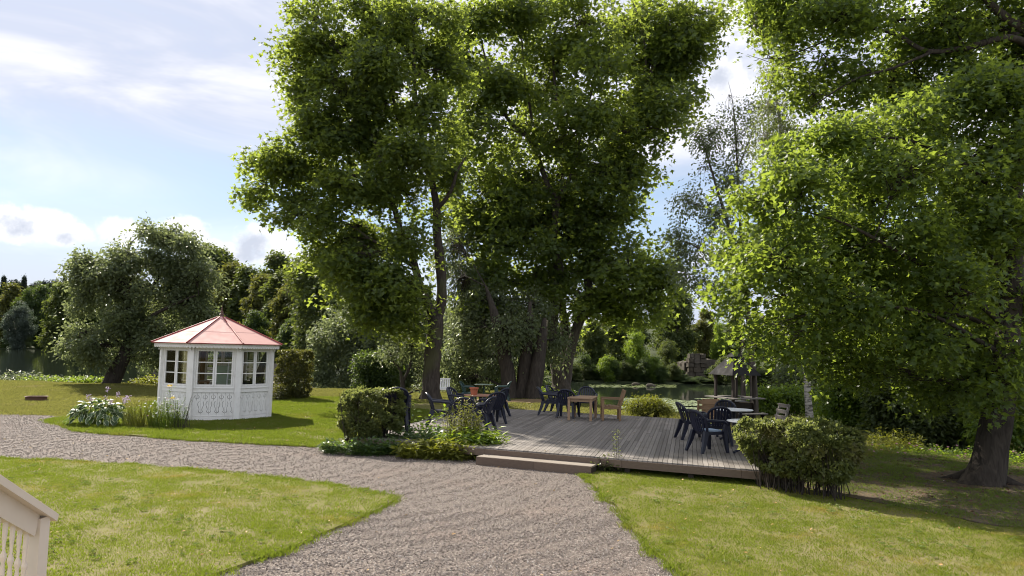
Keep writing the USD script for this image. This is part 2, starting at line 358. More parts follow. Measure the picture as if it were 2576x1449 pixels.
def birch_mat():
    g = Graph(); p = pos(g); q = g('mapping', 'vector', vector=p, scale=(3, 3, 14))
    n = g('noise_texture', 'fac', vector=q, scale=1.1, detail=5, roughness=.7)
    c = g.ramp(n, [(.40, (.05, .045, .04)), (.52, (.38, .35, .31)), (.8, (.52, .49, .44))])
    MATS['bark_birch'] = g.build('/World/Looks/bark_birch', principled(g, c, .8, .2, bump(g, n, .5, .02)))
birch_mat()
def water_mat():
    g = Graph(); p = pos(g)
    n = g('noise_texture', 'fac', vector=g('mapping', 'vector', vector=p, scale=(1.0, 2.6, 1.0)), scale=1.1, detail=4, roughness=.55)
    nb = g('noise_texture', 'fac', vector=p, scale=.06, detail=2)
    h = g.math('multiply', n, g.smooth(nb, .35, .65, .35, 1.0))
    MATS['water'] = g.build('/World/Looks/water', principled(g, (.012, .016, .010), .035, .5, bump(g, h, .11, .05), ior=1.33))
water_mat()
def stone_mat():
    g = Graph(); p = pos(g); n = g('noise_texture', 'fac', vector=p, scale=2.2, detail=7, roughness=.7)
    r = g('object_info', 'random')
    c = g.mix(g.math('multiply', r, .6), g.ramp(n, [(.3, (.035, .03, .024)), (.7, (.10, .085, .065))]), (.05, .04, .025))
    MATS['stone'] = g.build('/World/Looks/stone', principled(g, c, .9, .2, bump(g, n, .7, .05)))
    g = Graph(); r = g('geometry', 'random_per_island')
    c = g.ramp(r, [(0, (.20, .24, .08)), (.6, (.33, .34, .14)), (1, (.45, .43, .22))])
    MATS['lily'] = g.build('/World/Looks/lily', principled(g, c, .3, .5))
stone_mat()
def glass_mat():
    g = Graph(); f = g('fresnel', 'fac', IOR=1.28)
    t = Link(g('transparent_bsdf', color=(.93, .95, .94)) + '.BSDF'); s = Link(g('glossy_bsdf', color=(1, 1, 1), roughness=.02) + '.BSDF')
    MATS['glass'] = g.build('/World/Looks/glass', Link(g('mix_closure', fac=f, closure1=t, closure2=s) + '.closure'))
glass_mat()
def hosta_mat():
    g = Graph(); uv = g('separate_xyz', vector=g('uvmap', 'UV', attribute='st')); u = Link(uv + '.x')
    n = g('noise_texture', 'fac', vector=pos(g), scale=20.0, detail=2)
    e = g.smooth(g.math('add', g.math('absolute', g.math('subtract', u, .5)), g.math('multiply', g.math('subtract', n, .5), .12)), .36, .42)
    v = g('object_info', 'random')
    c = g.mix(e, g.mix(v, (.035, .075, .03), (.075, .12, .03)), (.50, .54, .34))
    s = principled(g, c, .38, .45)
    MATS['leaf_hosta'] = g.build('/World/Looks/leaf_hosta', Link(g('mix_closure', fac=.25, closure1=s, closure2=Link(g('translucent_bsdf', color=(.22, .32, .06)) + '.BSDF')) + '.closure'))
hosta_mat()

# ---------------------------------------------------------------- terrain, water, paths, lawns
NEAR_SHORE = [(-260, 56), (-120, 52), (-60, 48), (-40, 46.5), (-27, 45.5), (-20, 44.5), (-14, 43.5), (-9, 45), (-4, 47), (0, 47), (4.6, 45), (6.2, 37.5), (7.4, 33.8), (9.5, 33), (12, 36), (15, 41), (20, 45), (32, 47), (60, 46), (120, 44), (260, 40)]
FAR_SHORE = [(260, 80), (90, 76), (40, 74), (20, 73), (8, 73), (2, 74), (-6, 78), (-14, 86), (-26, 98), (-40, 114), (-54, 130), (-66, 145), (-84, 175), (-105, 198), (-140, 206), (-260, 206)]
LAKE = np.array(NEAR_SHORE + FAR_SHORE, float)
def lake_distance(q):
    """Signed distance (N) to the lake's edge; negative in the water."""
    a, b = LAKE, np.roll(LAKE, -1, 0); best = np.full(len(q), 1e9); inside = np.zeros(len(q), bool)
    for p0, p1 in zip(a, b):
        e = p1 - p0; t = np.clip(((q - p0) @ e) / (e @ e), 0, 1)
        best = np.minimum(best, np.linalg.norm(q - p0 - t[:, None] * e, axis=1))
        c = ((p0[1] > q[:, 1]) != (p1[1] > q[:, 1]))
        with np.errstate(divide='ignore', invalid='ignore'):
            inside ^= c & (q[:, 0] < (p1[0] - p0[0]) * (q[:, 1] - p0[1]) / (p1[1] - p0[1]) + p0[0])
    return np.where(inside, -best, best)
WATER_Z = -0.7
def smooth01(t): t = np.clip(t, 0, 1); return t * t * (3 - 2 * t)
def terrain(x, y):
    q = np.stack([np.ravel(x), np.ravel(y)], 1).astype(float); sd = lake_distance(q)
    z = np.where(sd < 0, WATER_Z - .9 * (1 - np.exp(sd / 4)), WATER_Z + (0 - WATER_Z) * smooth01(sd / 5.0))
    far = q[:, 1] > 60 
    z = np.where(far & (sd > 0), WATER_Z + np.minimum(sd, 4) * .10 + np.maximum(sd - 4, 0) * .06, z)
    # the bank falls away to the wild ground on the right
    right = smooth01((q[:, 0] - 8.6 - .18 * (q[:, 1] - 16)) / 4.0) * smooth01((q[:, 1] - 14.5 + .35 * (q[:, 0] - 10)) / 4.0) * (q[:, 1] < 60)
    z = z - .55 * right * smooth01(sd / 6)
    n = meshkit.fbm(np.stack([q[:, 0] * .35, q[:, 1] * .35, 0 * q[:, 0]], 1), 3, 5) - .5
    z = z + n * np.where(q[:, 1] < 26, .0, .16) * smooth01((sd + 2) / 4)
    m = np.exp(-(((q[:, 0] - .2) / 2.6) ** 2 + ((q[:, 1] - 30) / 2.0) ** 2))   # low mound of earth behind the deck
    return (z + .16 * m).reshape(np.shape(x))
def axis_grid(lo, hi, fine_lo, fine_hi, step, grow=1.25):
    a = list(np.arange(fine_lo, fine_hi + 1e-6, step)); s = step
    while a[-1] < hi: s *= grow; a.append(a[-1] + s)
    s = step
    while a[0] > lo: s *= grow; a.insert(0, a[0] - s)
    return np.array(a)
gx, gy = axis_grid(-420, 420, -32, 34, .7), axis_grid(-60, 420, 2, 54, .7)
X, Y = np.meshgrid(gx, gy); Z = terrain(X, Y)
nx, ny = len(gx), len(gy); i, j = np.meshgrid(np.arange(ny - 1), np.arange(nx - 1), indexing='ij')
quads = np.stack([i * nx + j, i * nx + j + 1, (i + 1) * nx + j + 1, (i + 1) * nx + j], -1).reshape(-1, 4)
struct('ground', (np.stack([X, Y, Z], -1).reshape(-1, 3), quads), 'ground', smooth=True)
struct('water', ([[-420, 26, WATER_Z], [420, 26, WATER_Z], [420, 260, WATER_Z], [-420, 260, WATER_Z]], [[0, 1, 2, 3]]), 'water')

def gpoly(pts, z=0.0): return Polygon([tuple(G(x, y, z)[:2]) for x, y in pts])
def sheet(shape, z):
    mb = MB()
    for s in getattr(shape, 'geoms', [shape]):
        v, f = trimesh.creation.triangulate_polygon(s, engine='earcut'); mb.add(np.c_[v, np.full(len(v), z)], f)
    return mb.get()
def roughen(shape, amp, seed, step=.12):
    out = []
    for s in getattr(shape, 'geoms', [shape]):
        s = s.segmentize(step); c = np.array(s.exterior.coords)[:-1]
        n = np.stack([meshkit.fbm(np.c_[c * 3.1, 0 * c[:, 0]], 3, seed), meshkit.fbm(np.c_[c * 3.1, 0 * c[:, 0] + 9], 3, seed)], 1) - .5
        out.append(Polygon(c + n * 2 * amp).buffer(0))
    return unary_union(out)
LAWN_Z = .05
left_lawn = gpoly([(-900, 1120), (-300, 1148), (0, 1158), (100, 1161), (300, 1171), (500, 1187), (700, 1208), (850, 1228), (960, 1246), (1000, 1257), (985, 1268), (940, 1290), (860, 1325), (760, 1372), (660, 1410), (590, 1434), (540, 1452), (350, 1560), (150, 1720), (-500, 1900), (-1600, 1700)])
right_lawn = gpoly([(1462, 1185), (1470, 1200), (1500, 1232), (1550, 1282), (1600, 1340), (1650, 1395), (1690, 1430), (1725, 1455), (1800, 1530), (1950, 1720), (3300, 1900), (3300, 1300), (2900, 1240), (2500, 1235), (2200, 1190), (2050, 1190), (1850, 1185), (1640, 1184), (1540, 1180)])
gaz_lawn = gpoly([(118, 1060), (150, 1052), (250, 1046), (330, 1030), (420, 1004), (660, 1002), (760, 1000), (1000, 1003), (1140, 1030), (1140, 1050), (1080, 1085), (1010, 1100), (930, 1125), (870, 1130), (800, 1126), (700, 1121), (600, 1116), (500, 1111), (400, 1103), (285, 1094), (200, 1088), (150, 1070)])
path = gpoly([(-1200, 1030), (-300, 1036), (0, 1042), (100, 1044), (170, 1050), (240, 1062), (300, 1090), (400, 1096), (700, 1112), (870, 1122), (1000, 1125), (1200, 1130), (1440, 1160), (1520, 1172), (1540, 1200), (1660, 1380), (1760, 1470), (2050, 1800), (100, 2300), (-300, 1500), (-1200, 1160)])
left_lawn, right_lawn, gaz_lawn = (roughen(s, .05, k) for k, s in enumerate((left_lawn, right_lawn, gaz_lawn)))
struct('path', sheet(path.segmentize(2.0), .004), 'gravel')
def slab(shape, z0, z1):
    mb = MB(); mb.poly(shape, z1 - z0, ((0, 0, z0), (1, 0, 0), (0, 1, 0), (0, 0, 1))); return mb.get()
for s in (left_lawn, right_lawn, gaz_lawn): struct('lawn', slab(s, -.03, LAWN_Z - .012), 'ground')
bed_left = roughen(gpoly([(830, 1120), (860, 1098), (1010, 1096), (1150, 1110), (1216, 1126), (1222, 1150), (1120, 1158), (1000, 1150), (900, 1140), (840, 1131)]), .05, 7)
bed_right = roughen(gpoly([(1490, 1180), (1600, 1178), (1850, 1196), (1960, 1218), (2060, 1240), (2160, 1262), (2300, 1290), (2500, 1330), (2700, 1340), (2700, 1180), (2300, 1140), (2150, 1160), (1900, 1165), (1700, 1160)]), .08, 8)
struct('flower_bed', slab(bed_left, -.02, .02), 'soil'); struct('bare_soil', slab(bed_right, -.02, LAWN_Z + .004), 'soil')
mound = roughen(gpoly([(1150, 1002), (1230, 1008), (1300, 1004), (1380, 1003), (1400, 1016), (1340, 1026), (1240, 1026), (1150, 1016)]), .15, 9)
cp = np.array(mound.exterior.coords)[:-1]
mound_v, mound_f = trimesh.creation.triangulate_polygon(mound, engine='earcut')
# follow the terrain closely: grid cells inside the outline
mxg = np.arange(mound.bounds[0], mound.bounds[2], .3); myg = np.arange(mound.bounds[1], mound.bounds[3], .3)
MX, MY = np.meshgrid(mxg, myg); MZ = terrain(MX, MY) + .03; keep = shapely.contains_xy(mound, MX, MY)
i, j = np.meshgrid(np.arange(len(myg) - 1), np.arange(len(mxg) - 1), indexing='ij'); w = len(mxg)
q = np.stack([i * w + j, i * w + j + 1, (i + 1) * w + j + 1, (i + 1) * w + j], -1).reshape(-1, 4)
q = q[keep.ravel()[q].all(1)]
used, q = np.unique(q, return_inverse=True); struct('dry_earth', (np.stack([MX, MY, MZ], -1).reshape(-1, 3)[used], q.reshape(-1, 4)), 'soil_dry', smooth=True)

# grass: tufts instanced over the lawns
def tuft(seed, n, size, h, w):
    r = np.random.default_rng(seed); p = r.uniform(-size / 2, size / 2, (n, 2)); hh = h * r.uniform(.5, 1.25, n); az = r.uniform(0, 6.28, n)
    lean = r.normal(0, .55, (n, 2)) * hh[:, None]
    d = np.stack([np.cos(az), np.sin(az)], 1) * w * r.uniform(.6, 1.3, (n, 1))
    v = np.stack([np.c_[p - d, np.full(n, -.008)], np.c_[p + d, np.full(n, -.008)], np.c_[p + lean * .45 + d * .7, hh * .65], np.c_[p + lean, hh]], 1).reshape(-1, 3)
    k = np.arange(n)[:, None] * 4
    return v, np.vstack([k + [0, 1, 2], k + [0, 2, 3]])
def scatter(name, label, cat, shape_pts, protos, mat, scale, z=None, kind='stuff', seed=1, tilt=0.0):
    """ONE PointInstancer of uncountable small stuff on given points (N x 3)."""
    r = np.random.default_rng(seed); pi = UsdGeom.PointInstancer.Define(stage, numbered('/World', name)); path_ = str(pi.GetPath())
    targets = []
    for pr in protos:
        pm = part(path_, 'piece', pr, mat); targets.append(pm.GetPath())
    pi.CreatePrototypesRel().SetTargets(targets); n = len(shape_pts)
    pi.CreateProtoIndicesAttr(Vt.IntArray.FromNumpy(r.integers(0, len(protos), n).astype(np.int32)))
    pi.CreatePositionsAttr(Vt.Vec3fArray.FromNumpy(np.asarray(shape_pts, np.float32)))
    a = r.uniform(0, 6.283, n) / 2
    if tilt:
        q = r.normal(0, 1, (n, 4)); q /= np.linalg.norm(q, axis=1, keepdims=True)
    else: q = np.stack([np.cos(a), 0 * a, 0 * a, np.sin(a)], 1)
    pi.CreateOrientationsAttr(Vt.QuathArray([Gf.Quath(float(w_), float(x_), float(y_), float(z_)) for w_, x_, y_, z_ in q]))
    s = r.uniform(*scale, n); pi.CreateScalesAttr(Vt.Vec3fArray.FromNumpy(np.repeat(s[:, None], 3, 1).astype(np.float32)))
    return tag(pi.GetPrim(), label, cat, None, kind)
def fill(shape, density, seed, ymax=None):
    r = np.random.default_rng(seed); x0, y0, x1, y1 = shape.bounds; n = int((x1 - x0) * (y1 - y0) * density)
    p = np.c_[r.uniform(x0, x1, n), r.uniform(y0, y1, n)]; p = p[shapely.contains_xy(shape, p[:, 0], p[:, 1])]
    return in_view(p, ymax)
def in_view(p, ymax=None, margin=1.12):
    ok = (np.abs(p[:, 0]) < p[:, 1] * TX * margin + .6) & (p[:, 1] > 5.6)
    if ymax: ok &= p[:, 1] < ymax
    return p[ok]
DECK_O = np.array([-3.395, 17.08]); DECK_E = np.array([.913, -.408]); DECK_E /= np.linalg.norm(DECK_E); DECK_V = np.array([.2297, .973]); DECK_V /= np.linalg.norm(DECK_V)
DECK_Z, DECK_LEN, DECK_W = .30, 9.67, 9.15
deck_poly = Polygon([tuple(DECK_O + DECK_E * a + DECK_V * b) for a, b in ((0, 0), (DECK_W, 0), (DECK_W, 6.9), (8.0, 7.3), (7.8, DECK_LEN), (0, DECK_LEN))])
gaz_c = np.array(P(554, 862, 24.1)[:2]); gaz_disc = Point(*gaz_c).buffer(1.75)
gz_t4 = G(2475, 1217)[:2]
TUFTS = [tuft(k, 70, .34, .034, .0042) for k in range(5)]
SHORT = [tuft(k + 9, 80, .34, .020, .0036) for k in range(4)]
for nm, lab, shp, mt_, dens, sd_ in (('grass', 'short sunlit mown grass, partly dried, on the lawn corner beside the white railing', left_lawn, 'grass_lawn', 46, 1), ('grass', 'mown grass fading to yellow on the lawn right of the gravel', right_lawn.difference(bed_right), 'grass_lawn', 46, 2)):
    p = fill(shp.buffer(.02), dens, sd_); scatter(nm, lab, 'grass', np.c_[p, np.full(len(p), LAWN_Z - .012)], SHORT, mt_, (.8, 1.3), seed=sd_)
p = fill(gaz_lawn.difference(gaz_disc).difference(deck_poly), 30, 3); scatter('grass', 'lush bright green grass round the white summerhouse', 'grass', np.c_[p, np.full(len(p), LAWN_Z - .012)], TUFTS, 'grass_lush', (.9, 1.5), seed=3)
edge = unary_union([s.exterior for s in (left_lawn, right_lawn, gaz_lawn)]).buffer(.08).intersection(unary_union([left_lawn, right_lawn, gaz_lawn]).buffer(.05)).difference(deck_poly)
p = fill(edge, 60, 4, 24); scatter('grass_edge', 'longer untrimmed grass along the lawn edges by the gravel', 'grass', np.c_[p, np.full(len(p), LAWN_Z - .03)], [tuft(k + 20, 60, .22, .055, .004) for k in range(3)], 'grass_lush', (.6, 1.1), seed=4)
def rosette(seed):
    r = np.random.default_rng(seed); n = 7; a = np.arange(n) * 6.283 / n + r.normal(0, .3, n); d = np.stack([np.cos(a), np.sin(a)], 1); s = np.stack([-d[:, 1], d[:, 0]], 1); L = r.uniform(.03, .055, (n, 1))
    v = np.stack([np.c_[d * .004, np.full(n, .006)], np.c_[d * L * .6 + s * L * .28, np.full(n, .024)], np.c_[d * L, np.full(n, .014)], np.c_[d * L * .6 - s * L * .28, np.full(n, .024)]], 1).reshape(-1, 3); k = np.arange(n)[:, None] * 4
    return v, np.vstack([k + [0, 1, 2], k + [0, 2, 3]])
p = fill(unary_union([left_lawn, right_lawn.difference(bed_right)]), 9, 14); nz = meshkit.fbm(np.c_[p * .9, 0 * p[:, 0]], 3, 8); p = p[nz > .47]; scatter('lawn_weeds', 'clover and small rosette weeds growing in the lawns', 'weeds', np.c_[p, np.full(len(p), LAWN_Z)], [rosette(k) for k in range(3)], 'grass_wild', (.6, 1.3), seed=14)
far_land = Polygon([(-40, 20), (-40, 46), (40, 46), (40, 12)]).difference(unary_union([gaz_lawn, right_lawn, left_lawn, path, deck_poly, bed_right, gaz_disc, mound.buffer(-.2)]))
p = fill(far_land, 14, 5); zz = terrain(p[:, 0], p[:, 1]); p, zz = p[zz > -.6], zz[zz > -.6]
scatter('grass', 'thin tan sun-dried grass reaching back to the lake shore', 'grass', np.c_[p, zz], [tuft(k + 40, 90, .6, .05, .008) for k in range(4)], 'grass_tan', (.9, 1.5), seed=5)

p = fill(bed_right.difference(Point(*gz_t4).buffer(1.1)), 30, 15); scatter('grass', 'sparse dull grass on the shaded earth round the near maple', 'grass', np.c_[p, np.full(len(p), LAWN_Z)], TUFTS[:3], 'grass_wild', (.5, 1.2), seed=15)
# gravel: loose stones
def pebble(seed):
    r = np.random.default_rng(seed); m = trimesh.creation.icosphere(1, 1.0)
    v = m.vertices * (1 + r.normal(0, .16, (len(m.vertices), 1))) * np.array([1, .75, .5]); return v * .0100, m.faces
vis_path = path.difference(unary_union([left_lawn, right_lawn, gaz_lawn, bed_left]))
p = np.vstack([fill(vis_path, 1350, 6, 11), fill(vis_path.intersection(Polygon([(-30, 11), (30, 11), (30, 30), (-30, 30)])), 560, 7, 24)])
rk = np.hypot(p[:, 0] + 5.5, p[:, 1] - 15.5) + .12 * (meshkit.noise(np.c_[p * .8, 0 * p[:, 0]], 4) - .5)   # faint raked arcs
p = p[np.random.default_rng(3).uniform(size=len(p)) < .62 + .38 * np.sin(rk * 2 * math.pi / .42)]
scatter('gravel', 'loose grey and reddish gravel covering the garden path', 'gravel', np.c_[p, np.full(len(p), .008)], [pebble(k) for k in range(5)], 'pebble', (.55, 1.45), seed=6, tilt=1)

p = fill(edge.difference(bed_left), 26, 16, 22); scatter('gravel', 'stray pebbles spilled on to the grass edges', 'gravel', np.c_[p, np.full(len(p), LAWN_Z + .006)], [pebble(k) for k in range(3)], 'pebble', (.6, 1.3), seed=16, tilt=1)

# ---------------------------------------------------------------- foliage
def tmpl(kind):
    if kind == 'maple':      # five lobes, lightly cupped
        v = [(0, 0, 0), (.16, .02, .03), (.50, .16, .10), (.26, .30, .02), (.56, .62, .12), (.20, .60, .02), (0, 1.0, .08), (-.20, .60, .02), (-.56, .62, .12), (-.26, .30, .02), (-.50, .16, .10), (-.16, .02, .03)]
        f = [(0, 1, 3), (1, 2, 3), (0, 3, 5), (3, 4, 5), (0, 5, 7), (5, 6, 7), (0, 7, 9), (7, 8, 9), (0, 9, 11), (9, 10, 11)]
    elif kind == 'maple3':
        v = [(0, 0, 0), (.52, .42, .12), (.17, .52, 0), (0, 1, .1), (-.17, .52, 0), (-.52, .42, .12)]; f = [(0, 1, 2), (0, 2, 4), (2, 3, 4), (0, 4, 5)]
    elif kind == 'maple5':
        v = [(0, 0, 0), (.50, .16, .06), (.21, .33, 0), (.52, .66, .02), (.17, .60, .02), (0, 1.0, -.12), (-.17, .60, .02), (-.52, .66, .02), (-.21, .33, 0), (-.50, .16, .06)]
        f = [(0, 1, 2), (0, 2, 4), (2, 3, 4), (0, 4, 6), (4, 5, 6), (0, 6, 8), (6, 7, 8), (0, 8, 9)]
    elif kind == 'oval': v = [(0, 0, 0), (.30, .45, .10), (0, 1, 0), (-.30, .45, .10)]; f = [(0, 1, 2), (0, 2, 3)]
    elif kind == 'willow': v = [(0, 0, 0), (.14, .4, .03), (0, 1, -.1), (-.14, .4, .03)]; f = [(0, 1, 2), (0, 2, 3)]
    else: v = [(-.5, 0, 0), (.5, 0, 0), (0, 1, 0)]; f = [(0, 1, 2)]
    return np.array(v, float), np.array(f)
def leaves(c, nrm, ax, size, kind):
    tv, tf = tmpl(kind); n = unit(nrm); y = unit(ax - (ax * n).sum(1, keepdims=True) * n); x = np.cross(y, n)
    v = c[:, None] + size[:, None, None] * (tv[None, :, :1] * x[:, None] + tv[None, :, 1:2] * y[:, None] + tv[None, :, 2:] * n[:, None])
    f = tf[None] + (np.arange(len(c)) * len(tv))[:, None, None]
    return v.reshape(-1, 3), f.reshape(-1, 3)
def crown(seed, blobs, n, size, kind='oval', spray=14, rad=.45, flat=.4, droop=.35, gap=.40, freq=.55, shell=.45, up=.8, jit=0.0):
    """Leaves in sprays through ellipsoid boughs (cx cy cz rx ry rz), clumped by noise so that the sky shows between them. Returns mesh, spray centres, bough index."""
    r = np.random.default_rng(seed); B = np.asarray(blobs, float); ns = max(1, n // spray)
    w = (B[:, 3] * B[:, 4] * B[:, 5]) ** .72; w /= w.sum()
    m = ns * 5; k = r.choice(len(B), m, p=w); d = unit(r.normal(size=(m, 3)))
    rr = shell + (1 - shell) * r.uniform(size=m) ** .6; rr = np.where(r.uniform(size=m) < .25, r.uniform(.1, 1, m), rr)
    c = B[k, :3] + d * rr[:, None] * B[k, 3:] 
    c += (meshkit.noise(c * .9 + 31, seed)[:, None] - .5) * d * B[k, 3:] * .55
    c += np.clip(r.normal(0, .42, c.shape), -.8, .8) * (jit * np.array([1, 1, .8]))
    ok = meshkit.fbm(c * freq, 2, seed + 3) > gap
    k, d, c = k[ok][:ns], d[ok][:ns], c[ok][:ns]; ns = len(c)
    out = unit(d * np.array([1, 1, .6])); pn = unit(np.array([0, 0, up]) + .6 * out + r.normal(0, .25, (ns, 3)))
    t1 = unit(np.cross(pn, r.normal(size=(ns, 3)))); t2 = np.cross(pn, t1)
    a = r.uniform(0, 6.283, (ns, spray)); q = np.sqrt(r.uniform(size=(ns, spray))); sr = rad * r.uniform(.6, 1.3, (ns, 1))
    off = (np.cos(a) * q * sr)[..., None] * t1[:, None] + (np.sin(a) * q * sr)[..., None] * t2[:, None] + (r.normal(0, flat, (ns, spray)) * sr)[..., None] * pn[:, None]
    off[..., 2] -= droop * (q * sr) ** 2 / rad
    lc = (c[:, None] + off).reshape(-1, 3); ax = off + r.normal(0, .12, off.shape) + .35 * rad * out[:, None]; ax[..., 2] -= droop * rad
    nn = np.repeat(pn, spray, 0) + r.normal(0, .5, (ns * spray, 3))
    v, f = leaves(lc, nn, ax.reshape(-1, 3), size * r.uniform(.65, 1.25, len(lc)), kind)
    return (v, f), c, k
def shatter(blobs, per, seed, spread=.9, size=.55, flat=.66):
    """Breaks each bough into smaller, flatter, uneven ones so that crowns read as layered branches."""
    r = np.random.default_rng(seed); out = []
    for b in np.asarray(blobs, float):
        for _ in range(per):
            d = unit(r.normal(size=3)) * r.uniform(.25, 1) ** .5 * spread; s = size * r.uniform(.65, 1.35)
            out.append([*(b[:3] + d * b[3:]), b[3] * s * r.uniform(.8, 1.3), b[4] * s * r.uniform(.8, 1.3), b[5] * s * flat])
    return np.array(out)
def limb_from(px_list, y0, dy=None):
    """A limb as points (px, py, dy, radius m) -> world points and radii."""
    p = np.array([P(a[0], a[1], y0 + (a[2] if len(a) > 3 else 0)) for a in px_list]); r = np.array([a[-1] for a in px_list]); return p, r
def blobs_from(lst, y0, depth=.9):
    out = []
    for (cx, cy, rx, ry, dy) in lst:
        y = y0 + dy; s = y / FPX; c = P(cx, cy, y); out.append([*c, rx * s, min(rx * s, 3.2) * depth, ry * s])
    return np.array(out)
def smooth_limb(p, r, n=5):
    q = catmull(p, n); k = np.linspace(0, len(r) - 1, len(q)); return q, np.interp(k, np.arange(len(r)), r)
def wood(root, limbs, blobs, sprays, idx, mat, twig_frac=.5, seed=0, branch_r=.05, twig_r=.011, sides=9, names=('trunk', 'limb')):
    """Trunk and limbs as given, then boughs reaching into each clump and twigs to the sprays."""
    r = np.random.default_rng(seed); pts, rad = [], []
    for n_, (p, q) in enumerate(limbs):
        a, b = smooth_limb(p, q); pts.append(a); rad.append(b)
        part(root, names[0] if n_ == 0 else names[1], tube(a, b, sides if n_ else 14, True, .16, seed + n_), mat, smooth=True)
    sk = np.vstack(pts); sr = np.concatenate(rad); mb = MB(); hub = []
    for b in blobs:
        d = np.linalg.norm((sk - b[:3]) * np.array([1, 1, 1.0]), axis=1) + np.maximum(sk[:, 2] - b[2], 0) * 1.5
        j = np.argmin(d); s = sk[j]; e = b[:3] + r.normal(0, .1, 3) * b[3:]; L = np.linalg.norm(e - s)
        rs = min(sr[j] * .6, branch_r * (.5 + .25 * L)); mid = (s + e) / 2 + np.array([*r.normal(0, .07 * L, 2), .10 * L])
        q = catmull([s, mid, e], 5); mb.tube(q, np.linspace(rs, rs * .3, len(q)), 5, False); hub.append(q)
    hub_pts = [np.vstack([h[4:]]) for h in hub]
    if len(sprays) and twig_frac > 0:
        sel = np.where(r.uniform(size=len(sprays)) < twig_frac)[0]
        st = np.array([hub_pts[idx[s]][r.integers(len(hub_pts[idx[s]]))] for s in sel]); en = sprays[sel]
        mb.add(*sticks(st, en, twig_r * 1.6, twig_r * .5, r.normal(.05, .06, len(sel)) * np.linalg.norm(en - st, axis=1)))
    tag(part(root, 'branches', mb.get(), mat, smooth=True), kind='stuff')
def tree(name, label, cat, base, limbs, blobs, mat_leaf, mat_bark, n, size, kind, seed, group=None, twig=.5, branch_r=.05, twig_r=.011, **kw):
    base = np.asarray(base, float); root = thing(name, label, cat, base, 0, 1, group)
    B = np.array(blobs, float); B[:, :3] -= base; L = [(p - base, q) for p, q in limbs]
    per = kw.pop('per', 0); Bs = shatter(B, per, seed) if per else B; m, c, k = crown(seed, Bs, n, size, kind, **kw)
    wood(root, L, B, c, k // per if per else k, mat_bark, twig, seed, branch_r, twig_r)
    tag(part(root, 'crown', m, mat_leaf), kind='stuff'); return root
def gz(px, py, z=0.0):
    p = G(px, py, z); return np.array([p[0], p[1], float(terrain(np.array([p[0]]), np.array([p[1]]))[0])])

# --- left maple of the pair behind the deck
Y1 = 33.0
T1_LIMBS = [limb_from(l, Y1) for l in (
    [(1083, 1008, 0, .52), (1084, 985, 0, .42), (1085, 940, 0, .37), (1090, 880, 0, .35), (1094, 830, 0, .34), (1094, 795, 0, .33)],
    [(1098, 810, 0, .24), (1110, 760, .1, .24), (1110, 700, .1, .22), (1105, 640, .1, .20), (1099, 580, .1, .19), (1098, 520, .1, .17), (1082, 440, 0, .14), (1062, 350, 0, .11), (1045, 240, 0, .09), (1040, 120, 0, .06), (1035, 20, 0, .03)],
    [(1092, 800, 0, .22), (1074, 760, -.1, .20), (1058, 725, -.2, .18), (1046, 680, -.2, .17), (1030, 630, -.3, .15), (1008, 580, -.4, .13), (985, 500, -.4, .11), (960, 420, -.4, .09), (935, 330, -.2, .07), (900, 230, 0, .05), (880, 120, 0, .03)],
    [(1099, 525, 0, .11), (1122, 500, -.3, .09), (1140, 465, -.4, .08), (1150, 430, -.4, .06), (1172, 395, -.4, .04)],
    [(1045, 672, -.2, .11), (1010, 650, -.5, .10), (980, 625, -.7, .08), (930, 600, -.6, .06), (870, 560, -.3, .04), (800, 545, 0, .02)],
    [(985, 500, -.4, .10), (930, 460, -.2, .08), (860, 430, 0, .06), (780, 415, .2, .04), (680, 420, .2, .02)],
    [(1075, 410, 0, .11), (1010, 320, .6, .09), (990, 250, .7, .07), (975, 180, .7, .06), (960, 60, .6, .03)],
    [(960, 290, 0, .08), (890, 180, -.3, .05), (830, 115, -.3, .03), (740, 110, -.2, .015)])]
T1_BLOBS = blobs_from([(800, 50, 80, 65, 0), (930, 30, 110, 85, 1), (1040, 40, 85, 85, -1), (752, 115, 62, 48, -.5), (860, 140, 105, 75, 1), (980, 150, 95, 85, -1.5), (1080, 140, 60, 95, 1),
    (765, 232, 58, 46, .5), (860, 250, 95, 75, -1), (960, 270, 95, 85, 1.5), (1075, 270, 80, 85, -1), (790, 340, 80, 52, -1), (900, 370, 105, 75, 1), (1020, 380, 95, 75, -1.5), (1120, 380, 50, 75, 1),
    (672, 410, 76, 46, 0), (780, 450, 95, 62, .8), (900, 480, 95, 75, -1), (1020, 490, 85, 65, 1), (665, 480, 52, 34, .3), (795, 560, 80, 50, -.5), (920, 580, 85, 65, .8), (1030, 590, 55, 55, -1.5),
    (838, 635, 66, 50, .3), (930, 670, 85, 52, -1), (860, 705, 55, 36, .5), (960, 738, 75, 48, -1.2), (1040, 720, 55, 45, -2), (985, 795, 55, 38, -1), (915, 765, 40, 30, 0), (1040, 835, 32, 22, -1), (880, 655, 70, 45, -1), (985, 690, 60, 45, -2), (930, 800, 45, 30, -.5), (1130, 560, 40, 50, 0), (760, 500, 50, 40, 0), (1145, 300, 40, 60, 0), (1125, 60, 42, 60, 1), (1140, 190, 36, 55, .5), (1135, 440, 36, 50, .5), (800, 290, 60, 36, 0), (735, 170, 46, 36, 0), (815, 160, 50, 50, 0), (720, 500, 46, 30, 0)], Y1)
tree('maple_tree', 'tall maple with one thick trunk forking low, nearest the white summerhouse', 'tree', gz(1083, 1003), T1_LIMBS, T1_BLOBS, 'leaf_maple_far', 'bark_maple', 62000, .235, 'maple3', 11, twig=.5, rad=.44, gap=.45, freq=1.25, droop=.45, spray=11, per=8, shell=.15, jit=.75)

